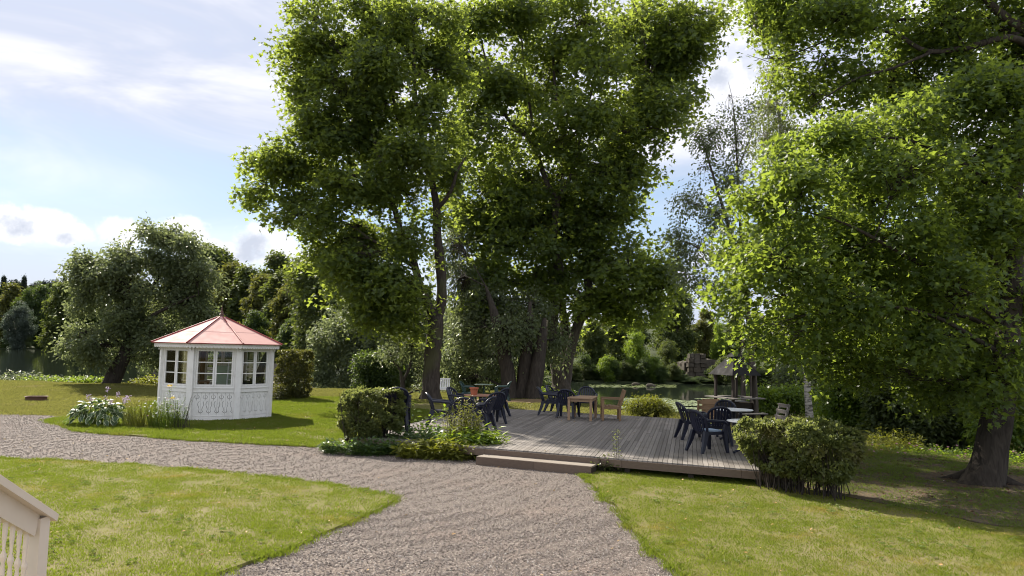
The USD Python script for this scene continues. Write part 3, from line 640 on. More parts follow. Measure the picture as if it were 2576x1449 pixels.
# --- middle maple: several stems from one foot behind the deck
Y2 = 41.0
T2_LIMBS = [(a_, b_ * .78) for a_, b_ in (limb_from(l, Y2) for l in (
    [(1411, 984, 0, .75), (1409, 960, 0, .55), (1400, 915, 0, .42), (1388, 850, 0, .40), (1392, 790, 0, .38), (1400, 750, 0, .36), (1416, 706, 0, .34), (1405, 670, 0, .33), (1396, 636, 0, .32), (1398, 567, 0, .30), (1398, 507, 0, .28), (1378, 465, 0, .20), (1352, 395, 0, .18), (1328, 345, 0, .16), (1285, 310, 0, .13), (1255, 255, 0, .10), (1225, 160, 0, .07), (1200, 60, 0, .03)],
    [(1418, 978, .2, .5), (1432, 895, .3, .36), (1446, 840, .3, .36), (1462, 795, .3, .36), (1480, 745, .3, .32), (1478, 690, .3, .28), (1492, 600, .2, .26), (1500, 500, 0, .24), (1512, 420, 0, .22), (1545, 330, 0, .20), (1608, 252, 0, .17), (1636, 187, 0, .14), (1664, 105, 0, .10), (1660, 10, 0, .06)],
    [(1414, 978, .5, .42), (1421, 900, .8, .34), (1418, 800, 1, .30), (1402, 740, 1.2, .26), (1388, 690, 1.3, .24), (1420, 600, 1.2, .22), (1452, 490, 1, .20), (1430, 380, .8, .16), (1400, 250, .6, .12), (1390, 120, .4, .06)],
    [(1462, 800, .3, .18), (1490, 790, .1, .14), (1520, 770, -.2, .10), (1580, 745, -.3, .06), (1660, 730, -.2, .03)],
    [(1398, 515, 0, .18), (1416, 480, -.2, .16), (1440, 430, -.3, .12), (1470, 300, -.3, .09), (1500, 180, -.2, .06), (1510, 60, 0, .03)],
    [(1352, 395, 0, .12), (1330, 250, .4, .10), (1320, 190, .5, .08), (1310, 60, .5, .04)],
    [(1608, 252, 0, .11), (1625, 150, -.3, .08), (1610, 60, -.3, .05), (1590, 0, -.2, .03)],
    [(1545, 330, 0, .12), (1600, 330, -.3, .09), (1660, 300, -.4, .06), (1740, 260, -.3, .03)],
    [(1400, 610, 0, .12), (1340, 595, .2, .09), (1290, 605, .3, .06), (1220, 580, .3, .03)]))]
T2_BLOBS = blobs_from([(1190, 60, 80, 65, 0), (1320, 50, 105, 75, 1), (1450, 40, 105, 85, -1), (1580, 50, 95, 75, 1), (1690, 40, 90, 65, 0), (1785, 28, 42, 38, 0),
    (1180, 200, 62, 75, 1), (1280, 180, 95, 85, -1), (1400, 180, 105, 85, 2), (1520, 170, 105, 85, -2), (1630, 160, 85, 75, 1), (1715, 140, 62, 62, 0),
    (1220, 330, 75, 75, -1), (1330, 320, 95, 85, 1), (1450, 320, 105, 85, -2), (1560, 300, 85, 75, 1), (1670, 270, 75, 48, -1), (1738, 248, 50, 36, 0),
    (1185, 440, 62, 75, 1), (1280, 460, 95, 75, -1), (1400, 450, 95, 85, 2), (1520, 430, 95, 85, -1), (1602, 350, 55, 42, 0), (1690, 345, 36, 40, -1),
    (1205, 560, 55, 65, 0), (1310, 600, 95, 75, -1), (1430, 580, 100, 85, 1), (1530, 560, 80, 75, -1), (1588, 490, 38, 48, .5), (1230, 700, 80, 60, -2), (1330, 690, 80, 62, 0), (1480, 690, 100, 62, 1), (1580, 650, 72, 55, -1), (1632, 660, 50, 50, 0),
    (1520, 765, 80, 42, 1), (1615, 750, 62, 44, 0), (1668, 728, 36, 44, -1), (1205, 758, 62, 34, -2.5), (1560, 700, 75, 60, -1.5), (1650, 700, 46, 50, -1), (1620, 785, 50, 32, 0), (1460, 740, 60, 40, -1.5), (1300, 520, 80, 60, -1), (1560, 420, 60, 60, 0), (1260, 780, 50, 30, -2), (1225, 480, 60, 50, 0), (1265, 545, 70, 50, .5), (1340, 540, 70, 55, 1), (1160, 510, 40, 50, 1), (1390, 370, 70, 60, 1.5), (1470, 560, 70, 60, 1), (1655, 100, 60, 60, 0), (1745, 90, 46, 46, 0), (1640, 230, 60, 46, 0), (1160, 130, 46, 60, 0), (1165, 290, 46, 50, 0), (1600, 420, 46, 46, 0), (1250, 640, 60, 50, 0)], Y2)
tree('maple_tree', 'tallest maple in the middle with several stems rising from one foot beside the water', 'tree', gz(1411, 982, -.05), T2_LIMBS, T2_BLOBS, 'leaf_maple_far', 'bark_light', 90000, .28, 'maple3', 12, twig=.35, branch_r=.05, twig_r=.013, rad=.52, gap=.45, freq=1.05, droop=.45, spray=11, per=8, shell=.15, jit=1.1)

# --- right maple: the near one
Y4 = 14.2
T4_LIMBS = [limb_from(l, Y4) for l in (
    [(2472, 1240, 0, .56), (2475, 1218, 0, .40), (2486, 1170, 0, .31), (2498, 1110, 0, .275), (2510, 1040, 0, .26), (2522, 960, .1, .25), (2532, 880, .1, .23), (2540, 780, .2, .21), (2548, 660, .3, .18), (2552, 520, .4, .15), (2558, 400, .4, .12), (2572, 260, .4, .09), (2590, 120, .3, .05)],
    [(2536, 830, .2, .10), (2460, 760, -.2, .09), (2380, 700, -.6, .08), (2290, 650, -.8, .065), (2200, 600, -.9, .05), (2120, 560, -.8, .035), (2020, 530, -.6, .02)],
    [(2545, 700, .2, .10), (2450, 610, .5, .085), (2350, 540, .8, .07), (2240, 490, .9, .05), (2120, 440, .9, .03)],
    [(2550, 560, .4, .09), (2470, 450, .2, .075), (2380, 390, 0, .06), (2270, 350, -.2, .045), (2130, 350, -.2, .025)],
    [(2530, 900, .1, .08), (2450, 850, -.6, .07), (2360, 800, -1, .055), (2230, 770, -1, .04), (2080, 790, -.8, .025)],
    [(2534, 850, .1, .08), (2440, 800, .6, .07), (2330, 780, 1, .05), (2180, 760, 1.2, .03), (1980, 720, 1, .02)],
    [(2560, 380, .4, .08), (2500, 280, .3, .06), (2420, 220, .2, .04)])]
T4_LIMBS = [T4_LIMBS[0]] + [(a_, b_ * .62) for a_, b_ in T4_LIMBS[1:]]
T4_LIMBS += [(np.array([gz(2475, 1217) + [0, 0, .28], gz(2475, 1217) + [.42 * math.cos(a_), .42 * math.sin(a_), .07], gz(2475, 1217) + [.95 * math.cos(a_ + .2), .95 * math.sin(a_ + .2), -.03]]), np.array([.16, .10, .03])) for a_ in (-2.6, -1.7, -.9, .1, 2.6)]
T4_BLOBS = blobs_from([(1945, 400, 62, 50, 1), (2050, 345, 100, 62, 0), (2180, 320, 105, 60, 1), (2320, 300, 105, 62, -.5), (2450, 260, 100, 70, .5), (2560, 250, 80, 75, 0),
    (1895, 505, 66, 58, 0), (2000, 490, 110, 90, -.8), (2150, 450, 115, 90, .8), (2300, 420, 115, 90, -1), (2450, 390, 115, 90, 1), (2570, 380, 90, 95, -.5),
    (1852, 620, 56, 58, .5), (1960, 630, 105, 85, -.8), (2100, 610, 115, 90, 1), (2250, 580, 115, 90, -.6), (2400, 560, 115, 95, 1), (2540, 550, 105, 95, -.5),
    (1862, 735, 50, 50, 0), (1965, 765, 95, 72, .8), (2100, 755, 115, 82, -.6), (2250, 740, 115, 82, .8), (2400, 720, 115, 90, -1), (2540, 720, 105, 95, .6),
    (1905, 835, 42, 38, 0), (2015, 850, 76, 46, -.5), (2130, 870, 95, 52, .5), (2270, 870, 105, 62, -.5), (2400, 875, 105, 72, .8), (2540, 880, 80, 75, -.6), (2490, 985, 80, 40, -1), (2350, 950, 70, 32, .2), (2575, 1000, 50, 50, .2), (2000, 590, 110, 100, 2.6), (2180, 500, 120, 110, 3.2), (2380, 600, 130, 110, 3.2), (2090, 730, 110, 90, 2.8), (2270, 790, 120, 80, 3.4), (2430, 800, 120, 90, 3.6), (2280, 380, 110, 90, 3), (2480, 420, 110, 100, 3.6), (2200, 935, 95, 34, .4), (2440, 945, 85, 42, .4), (2060, 905, 60, 24, .2), (2330, 985, 70, 26, .8), (2200, 640, 120, 100, 4.4), (2380, 730, 120, 90, 5), (2480, 600, 120, 110, 5.2), (2560, 760, 110, 100, 4.6), (2500, 900, 90, 60, 3)], Y4, 1.0)
tree('maple_tree', 'broad maple nearest on the right with a dark trunk at the edge of the lawn', 'tree', gz(2475, 1217), T4_LIMBS, T4_BLOBS, 'leaf_maple', 'bark_dark', 98000, .122, 'maple3', 14, twig=.45, branch_r=.022, twig_r=.006, rad=.27, gap=.345, freq=1.6, droop=.5, spray=13, shell=.15, per=6, jit=.45)

# --- boughs of a second big maple that stands beyond the right edge of the picture
Y7 = 17.5
b7 = np.array([14.2, 17.5, -.1])
T7_LIMBS = [(np.array([b7, b7 + [0, 0, 2.5], b7 + [-.2, 0, 5], b7 + [-.5, 0, 7.2], b7 + [-.8, .1, 9.5], b7 + [-1, .2, 12]]), np.array([.5, .42, .38, .33, .24, .1])),
    limb_from([(2745, 280, 0, .22), (2640, 130, -.2, .19), (2576, 75, -.4, .16), (2500, 20, -.4, .12), (2440, -60, -.3, .06)], Y7),
    limb_from([(2640, 140, -.2, .13), (2540, 95, -.6, .11), (2430, 120, -.8, .09), (2330, 128, -.8, .07), (2250, 85, -.6, .055), (2150, 70, -.4, .04), (2060, 110, -.3, .025), (1960, 150, -.2, .015)], Y7),
    limb_from([(2560, 90, -.4, .10), (2480, 60, .5, .08), (2380, 50, .7, .06), (2230, 50, .8, .04), (2060, 60, .7, .02)], Y7),
    limb_from([(2350, 128, -.8, .05), (2250, 170, -1, .04), (2150, 200, -1, .03), (2040, 270, -.8, .015)], Y7)]
T7_LIMBS = [T7_LIMBS[0]] + [(a_, b_ * .75) for a_, b_ in T7_LIMBS[1:]]
T7_BLOBS = blobs_from([(1890, 45, 50, 52, 0), (1980, 60, 95, 72, 1), (2100, 50, 105, 72, -1), (2240, 55, 105, 72, 1), (2380, 50, 105, 72, -.5), (2520, 50, 95, 72, .5), (2640, 60, 90, 80, 0),
    (1925, 150, 55, 46, 0), (2000, 190, 62, 52, .5), (2080, 185, 75, 55, .6), (2180, 180, 75, 46, -.6), (2300, 150, 80, 46, .5), (2430, 135, 85, 46, -.5), (2550, 150, 80, 50, 0), (2030, 255, 55, 26, .3), (2650, 200, 80, 70, .5),
    (2250, 215, 90, 34, .5), (2400, 200, 90, 36, 0), (2130, 232, 50, 26, 0), (2530, 215, 90, 46, -.4), (2330, 240, 70, 24, .8), (2000, -60, 120, 70, 0), (2200, -70, 140, 80, .5), (2420, -80, 150, 80, 0), (2640, -60, 140, 90, 0)], Y7)
tree('maple_tree', 'overhanging maple boughs filling the top right corner, trunk out of sight', 'tree', b7, T7_LIMBS, T7_BLOBS, 'leaf_maple', 'bark_dark', 40000, .135, 'maple3', 15, twig=.5, branch_r=.024, twig_r=.007, rad=.32, gap=.40, freq=1.0, droop=.5, spray=12, shell=.15, per=6, jit=.5)

# --- old leaning willow on the left lawn
YW = 39.5
TW_LIMBS = [limb_from(l, YW) for l in ([(266, 990, 0, .55), (278, 965, 0, .42), (298, 925, 0, .38), (318, 885, 0, .34), (330, 845, 0, .31), (333, 800, 0, .27), (322, 765, -.2, .22), (308, 735, -.3, .18), (298, 705, -.3, .15), (310, 660, -.2, .10), (330, 610, 0, .05)],
    [(331, 815, 0, .16), (352, 770, .3, .14), (385, 720, .5, .11), (420, 660, .6, .07), (440, 600, .6, .03)], [(328, 850, 0, .13), (375, 800, -.4, .11), (440, 765, -.6, .08), (500, 740, -.6, .04)],
    [(300, 712, -.3, .09), (262, 700, -.4, .07), (225, 720, -.4, .04)], [(322, 880, 0, .1), (280, 850, -.5, .07), (230, 830, -.6, .03)])]
TW_BLOBS = blobs_from([(355, 585, 48, 34, 0), (420, 600, 60, 42, .5), (480, 625, 45, 40, 0), (330, 640, 65, 50, -.4), (410, 670, 80, 60, .6), (490, 690, 55, 60, 0), (255, 690, 62, 46, 0), (215, 650, 22, 26, -.3), (320, 720, 80, 55, -.8), (440, 760, 85, 60, .5), (510, 780, 36, 52, 0),
    (225, 750, 60, 52, 0), (300, 800, 70, 48, -.8), (410, 835, 90, 55, 0), (490, 860, 50, 46, .3), (205, 850, 46, 42, -.3), (265, 868, 55, 40, -.6), (345, 885, 50, 30, .8), (440, 905, 70, 26, .6), (215, 895, 30, 16, -.3)], YW)
tree('willow_tree', 'old grey-green willow leaning over the lake at the edge of the left lawn', 'tree', gz(283, 981), TW_LIMBS, TW_BLOBS, 'leaf_silver', 'bark_dark', 44000, .19, 'oval', 16, twig=.4, branch_r=.045, rad=.40, gap=.38, freq=.9, droop=.4, spray=12, up=.6, per=6, shell=.2, jit=.45)

# --- three dark trunks of willow between the maples
Y3 = 36.0
T3_LIMBS = [limb_from(l, Y3) for l in ([(1280, 1012, 0, .52), (1281, 990, 0, .40), (1276, 930, 0, .34), (1262, 860, 0, .30), (1246, 800, 0, .22), (1235, 760, .3, .14), (1222, 720, .6, .06)],
    [(1308, 1010, .2, .42), (1316, 960, .2, .33), (1325, 880, .2, .29), (1332, 810, .3, .2), (1334, 760, .4, .08)], [(1338, 1012, -.1, .48), (1342, 985, -.1, .38), (1352, 920, 0, .34), (1362, 860, .1, .26), (1370, 800, .2, .1)])]
T3_BLOBS = blobs_from([(1195, 830, 75, 60, 2), (1290, 830, 70, 60, 0), (1170, 900, 70, 52, 3), (1250, 905, 60, 46, 1.5), (1400, 860, 36, 60, 1.5), (1160, 720, 62, 95, 3), (1140, 620, 52, 75, 4), (1240, 760, 80, 55, 2), (1340, 770, 60, 50, 2), (1320, 930, 40, 30, 2.5), (1180, 960, 60, 28, 3.5)], Y3)
tree('willow_tree', 'three bare dark trunks with thin olive foliage standing between the two big maples', 'tree', gz(1310, 1006), T3_LIMBS, T3_BLOBS, 'leaf_silver', 'bark_dark', 23000, .17, 'oval', 17, twig=.4, rad=.45, gap=.40, droop=.8, up=.4, freq=.7)

# --- small forked tree and the shrubs along the near shore
Y8 = 33.5
tree('small_tree', 'small forked fruit tree just left of the thick maple trunk', 'tree', gz(1016, 1003), [limb_from(l, Y8) for l in ([(1016, 1008, 0, .14), (1014, 985, 0, .11), (1012, 960, 0, .10), (1006, 930, 0, .06), (985, 905, -.2, .03)], [(1012, 962, 0, .08), (1028, 930, .1, .06), (1036, 890, .1, .04), (1030, 850, .1, .02)], [(1014, 998, 0, .05), (1040, 985, -.3, .04), (1065, 980, -.4, .02)])],
     blobs_from([(985, 890, 40, 26, 0), (1035, 875, 40, 36, 0), (1010, 850, 40, 26, 0), (1055, 925, 26, 24, 0), (1060, 975, 26, 12, -.3)], Y8), 'leaf_silver', 'bark_maple', 2600, .12, 'oval', 18, twig=.6, branch_r=.02, twig_r=.008, rad=.3)
def bush(name, label, px, py, y0, lst, mat, n, size, kind, seed, mbark='bark_dark', group=None, **kw):
    b = P(px, py, y0); b[2] = float(terrain(np.array([b[0]]), np.array([b[1]]))[0]); B = blobs_from(lst, y0); r = np.random.default_rng(seed)
    limbs = [(np.array([b + [r.normal(0, .25), r.normal(0, .2), -.15], (b + q[:3]) / 2 + [r.normal(0, .2), 0, .1], q[:3]]), np.array([.06, .045, .02])) for q in B[:5]]
    kw.setdefault('rad', .35); kw.setdefault('gap', .36)
    return tree(name, label, 'shrub' if 'tree' not in name else 'tree', b, limbs, B, mat, mbark, n, size, kind, seed, group, twig=.25, branch_r=.03, twig_r=.009, **kw)
bush('willow_thicket', 'pale silver-leaved willow thicket left of the thick maple trunk', 900, 985, 46, [(835, 870, 62, 70, 0), (900, 800, 85, 75, 1), (960, 860, 80, 75, 0), (1000, 780, 72, 68, 1), (1045, 870, 52, 75, 1), (800, 925, 50, 34, -1), (1130, 860, 55, 95, 1), (1010, 930, 60, 42, 0), (905, 900, 60, 50, -.5), (840, 960, 60, 25, -1), (780, 955, 36, 24, -1), (1130, 945, 60, 40, 1), (1080, 960, 50, 30, 1)], 'leaf_silver', 36000, .21, 'oval', 21, droop=.6, up=.4, freq=.7)
bush('dark_shrub', 'rounded deep green shrub behind the left hedge', 940, 985, 41, [(925, 925, 42, 36, 0), (965, 920, 36, 36, .3), (945, 955, 55, 28, 0), (905, 955, 26, 24, 0)], 'leaf_dark', 9000, .15, 'oval', 22)
bush('leafy_tree', 'mid green leafy tree on the shore right behind the tall clipped hedge', 800, 960, 60, [(790, 760, 52, 85, 0), (830, 700, 60, 60, 1), (790, 850, 45, 50, 0), (860, 770, 52, 85, 1), (840, 850, 50, 45, 0), (770, 690, 45, 50, 1)], 'leaf_forest', 16000, .30, 'oval', 23, rad=.6)
bush('willow_scrub', 'low grey-green scrub along the water between the maples', 1200, 1000, 44, [(1180, 945, 60, 45, 0), (1240, 955, 55, 40, 0), (1300, 965, 50, 34, .5), (1350, 960, 40, 40, 1), (1140, 965, 36, 28, 0)], 'leaf_dark', 9000, .17, 'oval', 24)
bush('waterside_shrub', 'yellow-green shrub on the bank between the wooden armchair and the lily pads', 1625, 1045, 26.5, [(1605, 1022, 34, 18, 0), (1650, 1018, 32, 18, 0), (1625, 1012, 40, 14, .3), (1590, 1032, 22, 12, 0), (1672, 1030, 22, 12, 0)], 'leaf_yellow', 6500, .095, 'willow', 25, rad=.18, freq=1.5)
bush('waterside_shrub', 'yellow-green bush right behind the barbecue hut, lit by the sun', 1975, 1040, 31, [(1930, 1010, 42, 28, 0), (1985, 1000, 48, 30, .3), (2030, 1005, 40, 34, .5), (1925, 985, 18, 16, 0), (1880, 1020, 34, 18, 1)], 'leaf_bright', 9000, .12, 'oval', 26)
bush('grey_shrub', 'thin silvery sapling leaning in front of the birch', 1985, 1000, 33, [(1975, 950, 26, 30, 0), (2000, 935, 24, 34, 0), (2015, 960, 20, 24, 0)], 'leaf_silver', 2600, .12, 'oval', 27)
bush('shade_shrub', 'broad green shrub behind the right hedge beside the birch trunk', 2125, 1080, 26.5, [(2110, 1000, 46, 60, 0), (2140, 950, 56, 60, .5), (2175, 1020, 60, 60, 0), (2112, 930, 40, 45, 1), (2130, 1062, 60, 36, 0), (2200, 930, 52, 52, .8), (2080, 1040, 26, 30, 1)], 'leaf_bright', 19000, .13, 'oval', 28)
bush('shade_shrub', 'dark bushy undergrowth in the shade below the near maple', 2300, 1110, 24, [(2250, 1010, 70, 70, 0), (2340, 990, 75, 70, .6), (2300, 1075, 75, 40, -.3), (2400, 1050, 62, 55, 0), (2420, 960, 60, 60, 1), (2230, 920, 60, 60, 1), (2220, 1085, 50, 34, 0), (2450, 1080, 50, 40, 0), (2380, 1100, 60, 30, -.3)], 'leaf_forest', 24000, .16, 'oval', 29)
bush('shade_shrub', 'leafy undergrowth at the right edge behind the near maple trunk', 2540, 1130, 22, [(2500, 1080, 60, 50, 0), (2570, 1060, 60, 62, 0), (2540, 990, 70, 55, .6), (2620, 1090, 60, 60, 0), (2470, 1020, 40, 40, .8)], 'leaf_bright', 9000, .13, 'oval', 30)

# --- light open tree behind the barbecue hut, and the birch
Y5 = 29.5
T5_LIMBS = [(a_, b_ * .7) for a_, b_ in (limb_from(l, Y5) for l in ([(1897, 1050, 0, .26), (1897, 1000, 0, .21), (1893, 920, 0, .19), (1886, 820, 0, .17), (1870, 720, 0, .15), (1850, 640, 0, .12), (1832, 565, 0, .10), (1806, 482, 0, .075), (1786, 415, 0, .05), (1765, 350, 0, .02)],
    [(1870, 1046, .3, .17), (1870, 980, .3, .14), (1868, 900, .3, .12), (1866, 760, .4, .1), (1864, 600, .4, .085), (1856, 450, .4, .07), (1850, 330, .4, .05), (1842, 250, .4, .02), (1832, 205, .4, .005)],
    [(1868, 700, .1, .07), (1810, 660, -.4, .05), (1750, 620, -.5, .035), (1700, 600, -.5, .015)], [(1826, 550, 0, .05), (1770, 520, .4, .035), (1720, 510, .5, .015)], [(1880, 800, 0, .06), (1810, 770, -.5, .045), (1760, 745, -.7, .03), (1720, 700, -.7, .012)], [(1858, 420, .4, .05), (1890, 340, .5, .03), (1920, 260, .6, .012)]))]
T5_BLOBS = blobs_from([(1835, 240, 45, 60, 0), (1770, 370, 30, 40, 0), (1790, 330, 50, 50, 0), (1860, 350, 50, 60, .5), (1900, 270, 36, 50, .5), (1760, 420, 48, 46, 0), (1840, 450, 48, 55, 0), (1730, 510, 46, 42, .3), (1800, 540, 50, 46, 0), (1710, 590, 36, 36, -.3), (1760, 620, 55, 42, -.3), (1830, 640, 45, 46, 0), (1730, 690, 42, 36, -.5), (1795, 720, 50, 36, -.5), (1720, 640, 32, 26, -.3), (1850, 760, 40, 40, 0)], Y5)
tree('aspen_tree', 'light open tree with visible limbs and sparse grey-green leaves behind the barbecue hut', 'tree', gz(1896, 1045), T5_LIMBS, T5_BLOBS, 'leaf_silver', 'bark_light', 10500, .125, 'oval', 31, twig=.45, branch_r=.018, twig_r=.006, rad=.38, gap=.42, freq=.9, spray=9, droop=.5)
Y6 = 24.5
T6_LIMBS = [limb_from(l, Y6) for l in ([(2040, 1090, 0, .14), (2036, 1040, 0, .12), (2030, 960, 0, .11), (2024, 880, 0, .12), (2012, 760, 0, .11), (2000, 640, 0, .095), (1985, 500, 0, .08), (1970, 380, 0, .06), (1955, 250, 0, .04), (1945, 150, 0, .015)], [(1985, 500, 0, .04), (1950, 420, -.2, .03), (1920, 330, -.3, .012)], [(2008, 700, 0, .05), (1960, 640, .3, .03), (1920, 600, .4, .015)])]
T6_BLOBS = blobs_from([(1950, 180, 45, 46, 0), (1945, 270, 50, 62, 0), (1930, 350, 42, 52, 0), (1985, 330, 50, 60, .4), (1990, 440, 50, 60, 0), (1950, 470, 45, 52, -.3), (2000, 560, 50, 60, 0), (1930, 600, 34, 42, .3)], Y6)
tree('birch_tree', 'slender birch with white bark rising behind the right hedge', 'tree', gz(2038, 1078), T6_LIMBS, T6_BLOBS, 'leaf_willow', 'bark_birch', 9500, .085, 'oval', 32, twig=.7, branch_r=.018, twig_r=.006, rad=.30, gap=.38, droop=1.4, up=.2, flat=.6)

# --- trees of the far shore and the wood behind: one of each kind, then copies
def proto_tree(kind, seed):
    """Blobs and limbs of a tree 10 m tall standing at the origin."""
    r = np.random.default_rng(seed); B, L = [], []
    if kind == 'round':
        for k in range(46):
            h = r.uniform(.14, .98); w = 2.9 * math.sin(math.pi * min(1, (h * .86 + .14)) ** 1.15) ** .7; a = r.uniform(0, 6.28); q = w * r.uniform(.2, .72); s = r.uniform(.5, 1.05) * (1.15 - .4 * h)
            B.append([q * math.cos(a), q * math.sin(a), h * 9.2, s * 1.1, s * 1.1, s * .8])
        L = [(np.array([[0, 0, -.4], [.05, 0, 2], [0, .1, 5], [.1, 0, 8.5]]), np.array([.28, .22, .14, .03]))]
    elif kind == 'tall':
        for k in range(44):
            h = r.uniform(.08, .99); w = 1.75 * math.sin(math.pi * min(1, h * .85 + .15)) ** .6; a = r.uniform(0, 6.28); q = w * r.uniform(.1, .7); s = r.uniform(.38, .8) * (1.2 - .55 * h)
            B.append([q * math.cos(a), q * math.sin(a), h * 9.4, s, s, s * 1.0])
        L = [(np.array([[0, 0, -.4], [.05, 0, 3], [0, .05, 6], [.05, 0, 9.4]]), np.array([.2, .16, .1, .02]))]
    elif kind == 'pine':
        for k in range(22):
            h = r.uniform(.42, .98); w = 1.7 * (1.12 - h) * 2.0; a = r.uniform(0, 6.28); q = w * r.uniform(.2, .8); s = r.uniform(.45, .8)
            B.append([q * math.cos(a), q * math.sin(a), h * 9.7, s, s, s * .45])
        L = [(np.array([[0, 0, -.4], [.05, 0, 3], [0, .05, 6], [.02, 0, 9.8]]), np.array([.2, .17, .12, .03]))]
    elif kind == 'spruce':
        for k in range(40):
            h = (k + .5) / 40; w = 1.75 * (1.02 - h); a = k * 2.4; q = w * .55; s = .35 + .5 * (1 - h)
            B.append([q * math.cos(a), q * math.sin(a), .8 + h * 9.1, s, s, s * .5])
        L = [(np.array([[0, 0, -.4], [0, 0, 4], [0, 0, 9.8]]), np.array([.2, .13, .02]))]
    else:                # bush: foliage to the ground
        for k in range(40):
            h = r.uniform(.02, .92) ** .9; w = 4.6 * math.sqrt(max(.05, 1 - h * h)); a = r.uniform(0, 6.28); q = w * r.uniform(.1, .75); s = r.uniform(.7, 1.5)
            B.append([q * math.cos(a), q * math.sin(a), .6 + h * 8.4, s * 1.2, s * 1.2, s])
        L = [(np.array([[0, 0, -.4], [.1, 0, 2], [.3, .1, 5]]), np.array([.25, .2, .05])), (np.array([[.2, 0, -.4], [-1, .4, 2.2], [-1.8, .6, 5]]), np.array([.2, .15, .05]))]
    return np.array(B, float), L
PROTO = {}
def far_tree(kind, mat, label, px, top, depth, width, base_z=None, seed=0, group=None, rz=None):
    """A tree of the far shore: px centre, picture row of its top, distance, full width in picture units."""
    r = np.random.default_rng(1000 + seed); p = P(px, 880, depth); zb = float(terrain(np.array([p[0]]), np.array([p[1]]))[0]); zb = max(zb, WATER_Z + .05)
    h = P(px, top, depth)[2] - zb; wid = width * depth / FPX; nat = {'round': 6.6, 'tall': 4.4, 'pine': 4.6, 'spruce': 3.8, 'bush': 10.5}[kind]
    s = (wid / nat, wid / nat, h / 9.9); loc = (p[0], p[1], zb - .15); rz = r.uniform(0, 6.28) if rz is None else rz
    name = {'round': 'broadleaf_tree', 'tall': 'slender_tree', 'pine': 'pine_tree', 'spruce': 'spruce_tree', 'bush': 'shore_bush'}[kind]
    cat = 'bush' if kind == 'bush' else 'tree'
    wid = max(wid, .62 * h if kind in ('round', 'tall') else 0); s = (wid / nat, wid / nat, h / 9.9); key = (kind, mat)
    if key in PROTO: return dup(PROTO[key], label, loc, rz, s, group)
    root = thing(name, label, cat, loc, rz, s, group); B, L = proto_tree(kind, 50 + seed % 2 * 7)
    n, size = (17000, .31) if kind != 'pine' else (9000, .30)
    m, c, k = crown(60 + seed % 2, B, n, size, 'oval', rad=.42, gap=.36, freq=1.1, spray=11, droop=.5 if kind != 'pine' else .2)
    wood(root, L, B, c, k, 'bark_dark', .12, 70, .03, .012, 6); tag(part(root, 'crown', m, mat), kind='stuff'); PROTO[key] = root
    return root
FAR = 'trees of the wood on the far shore'
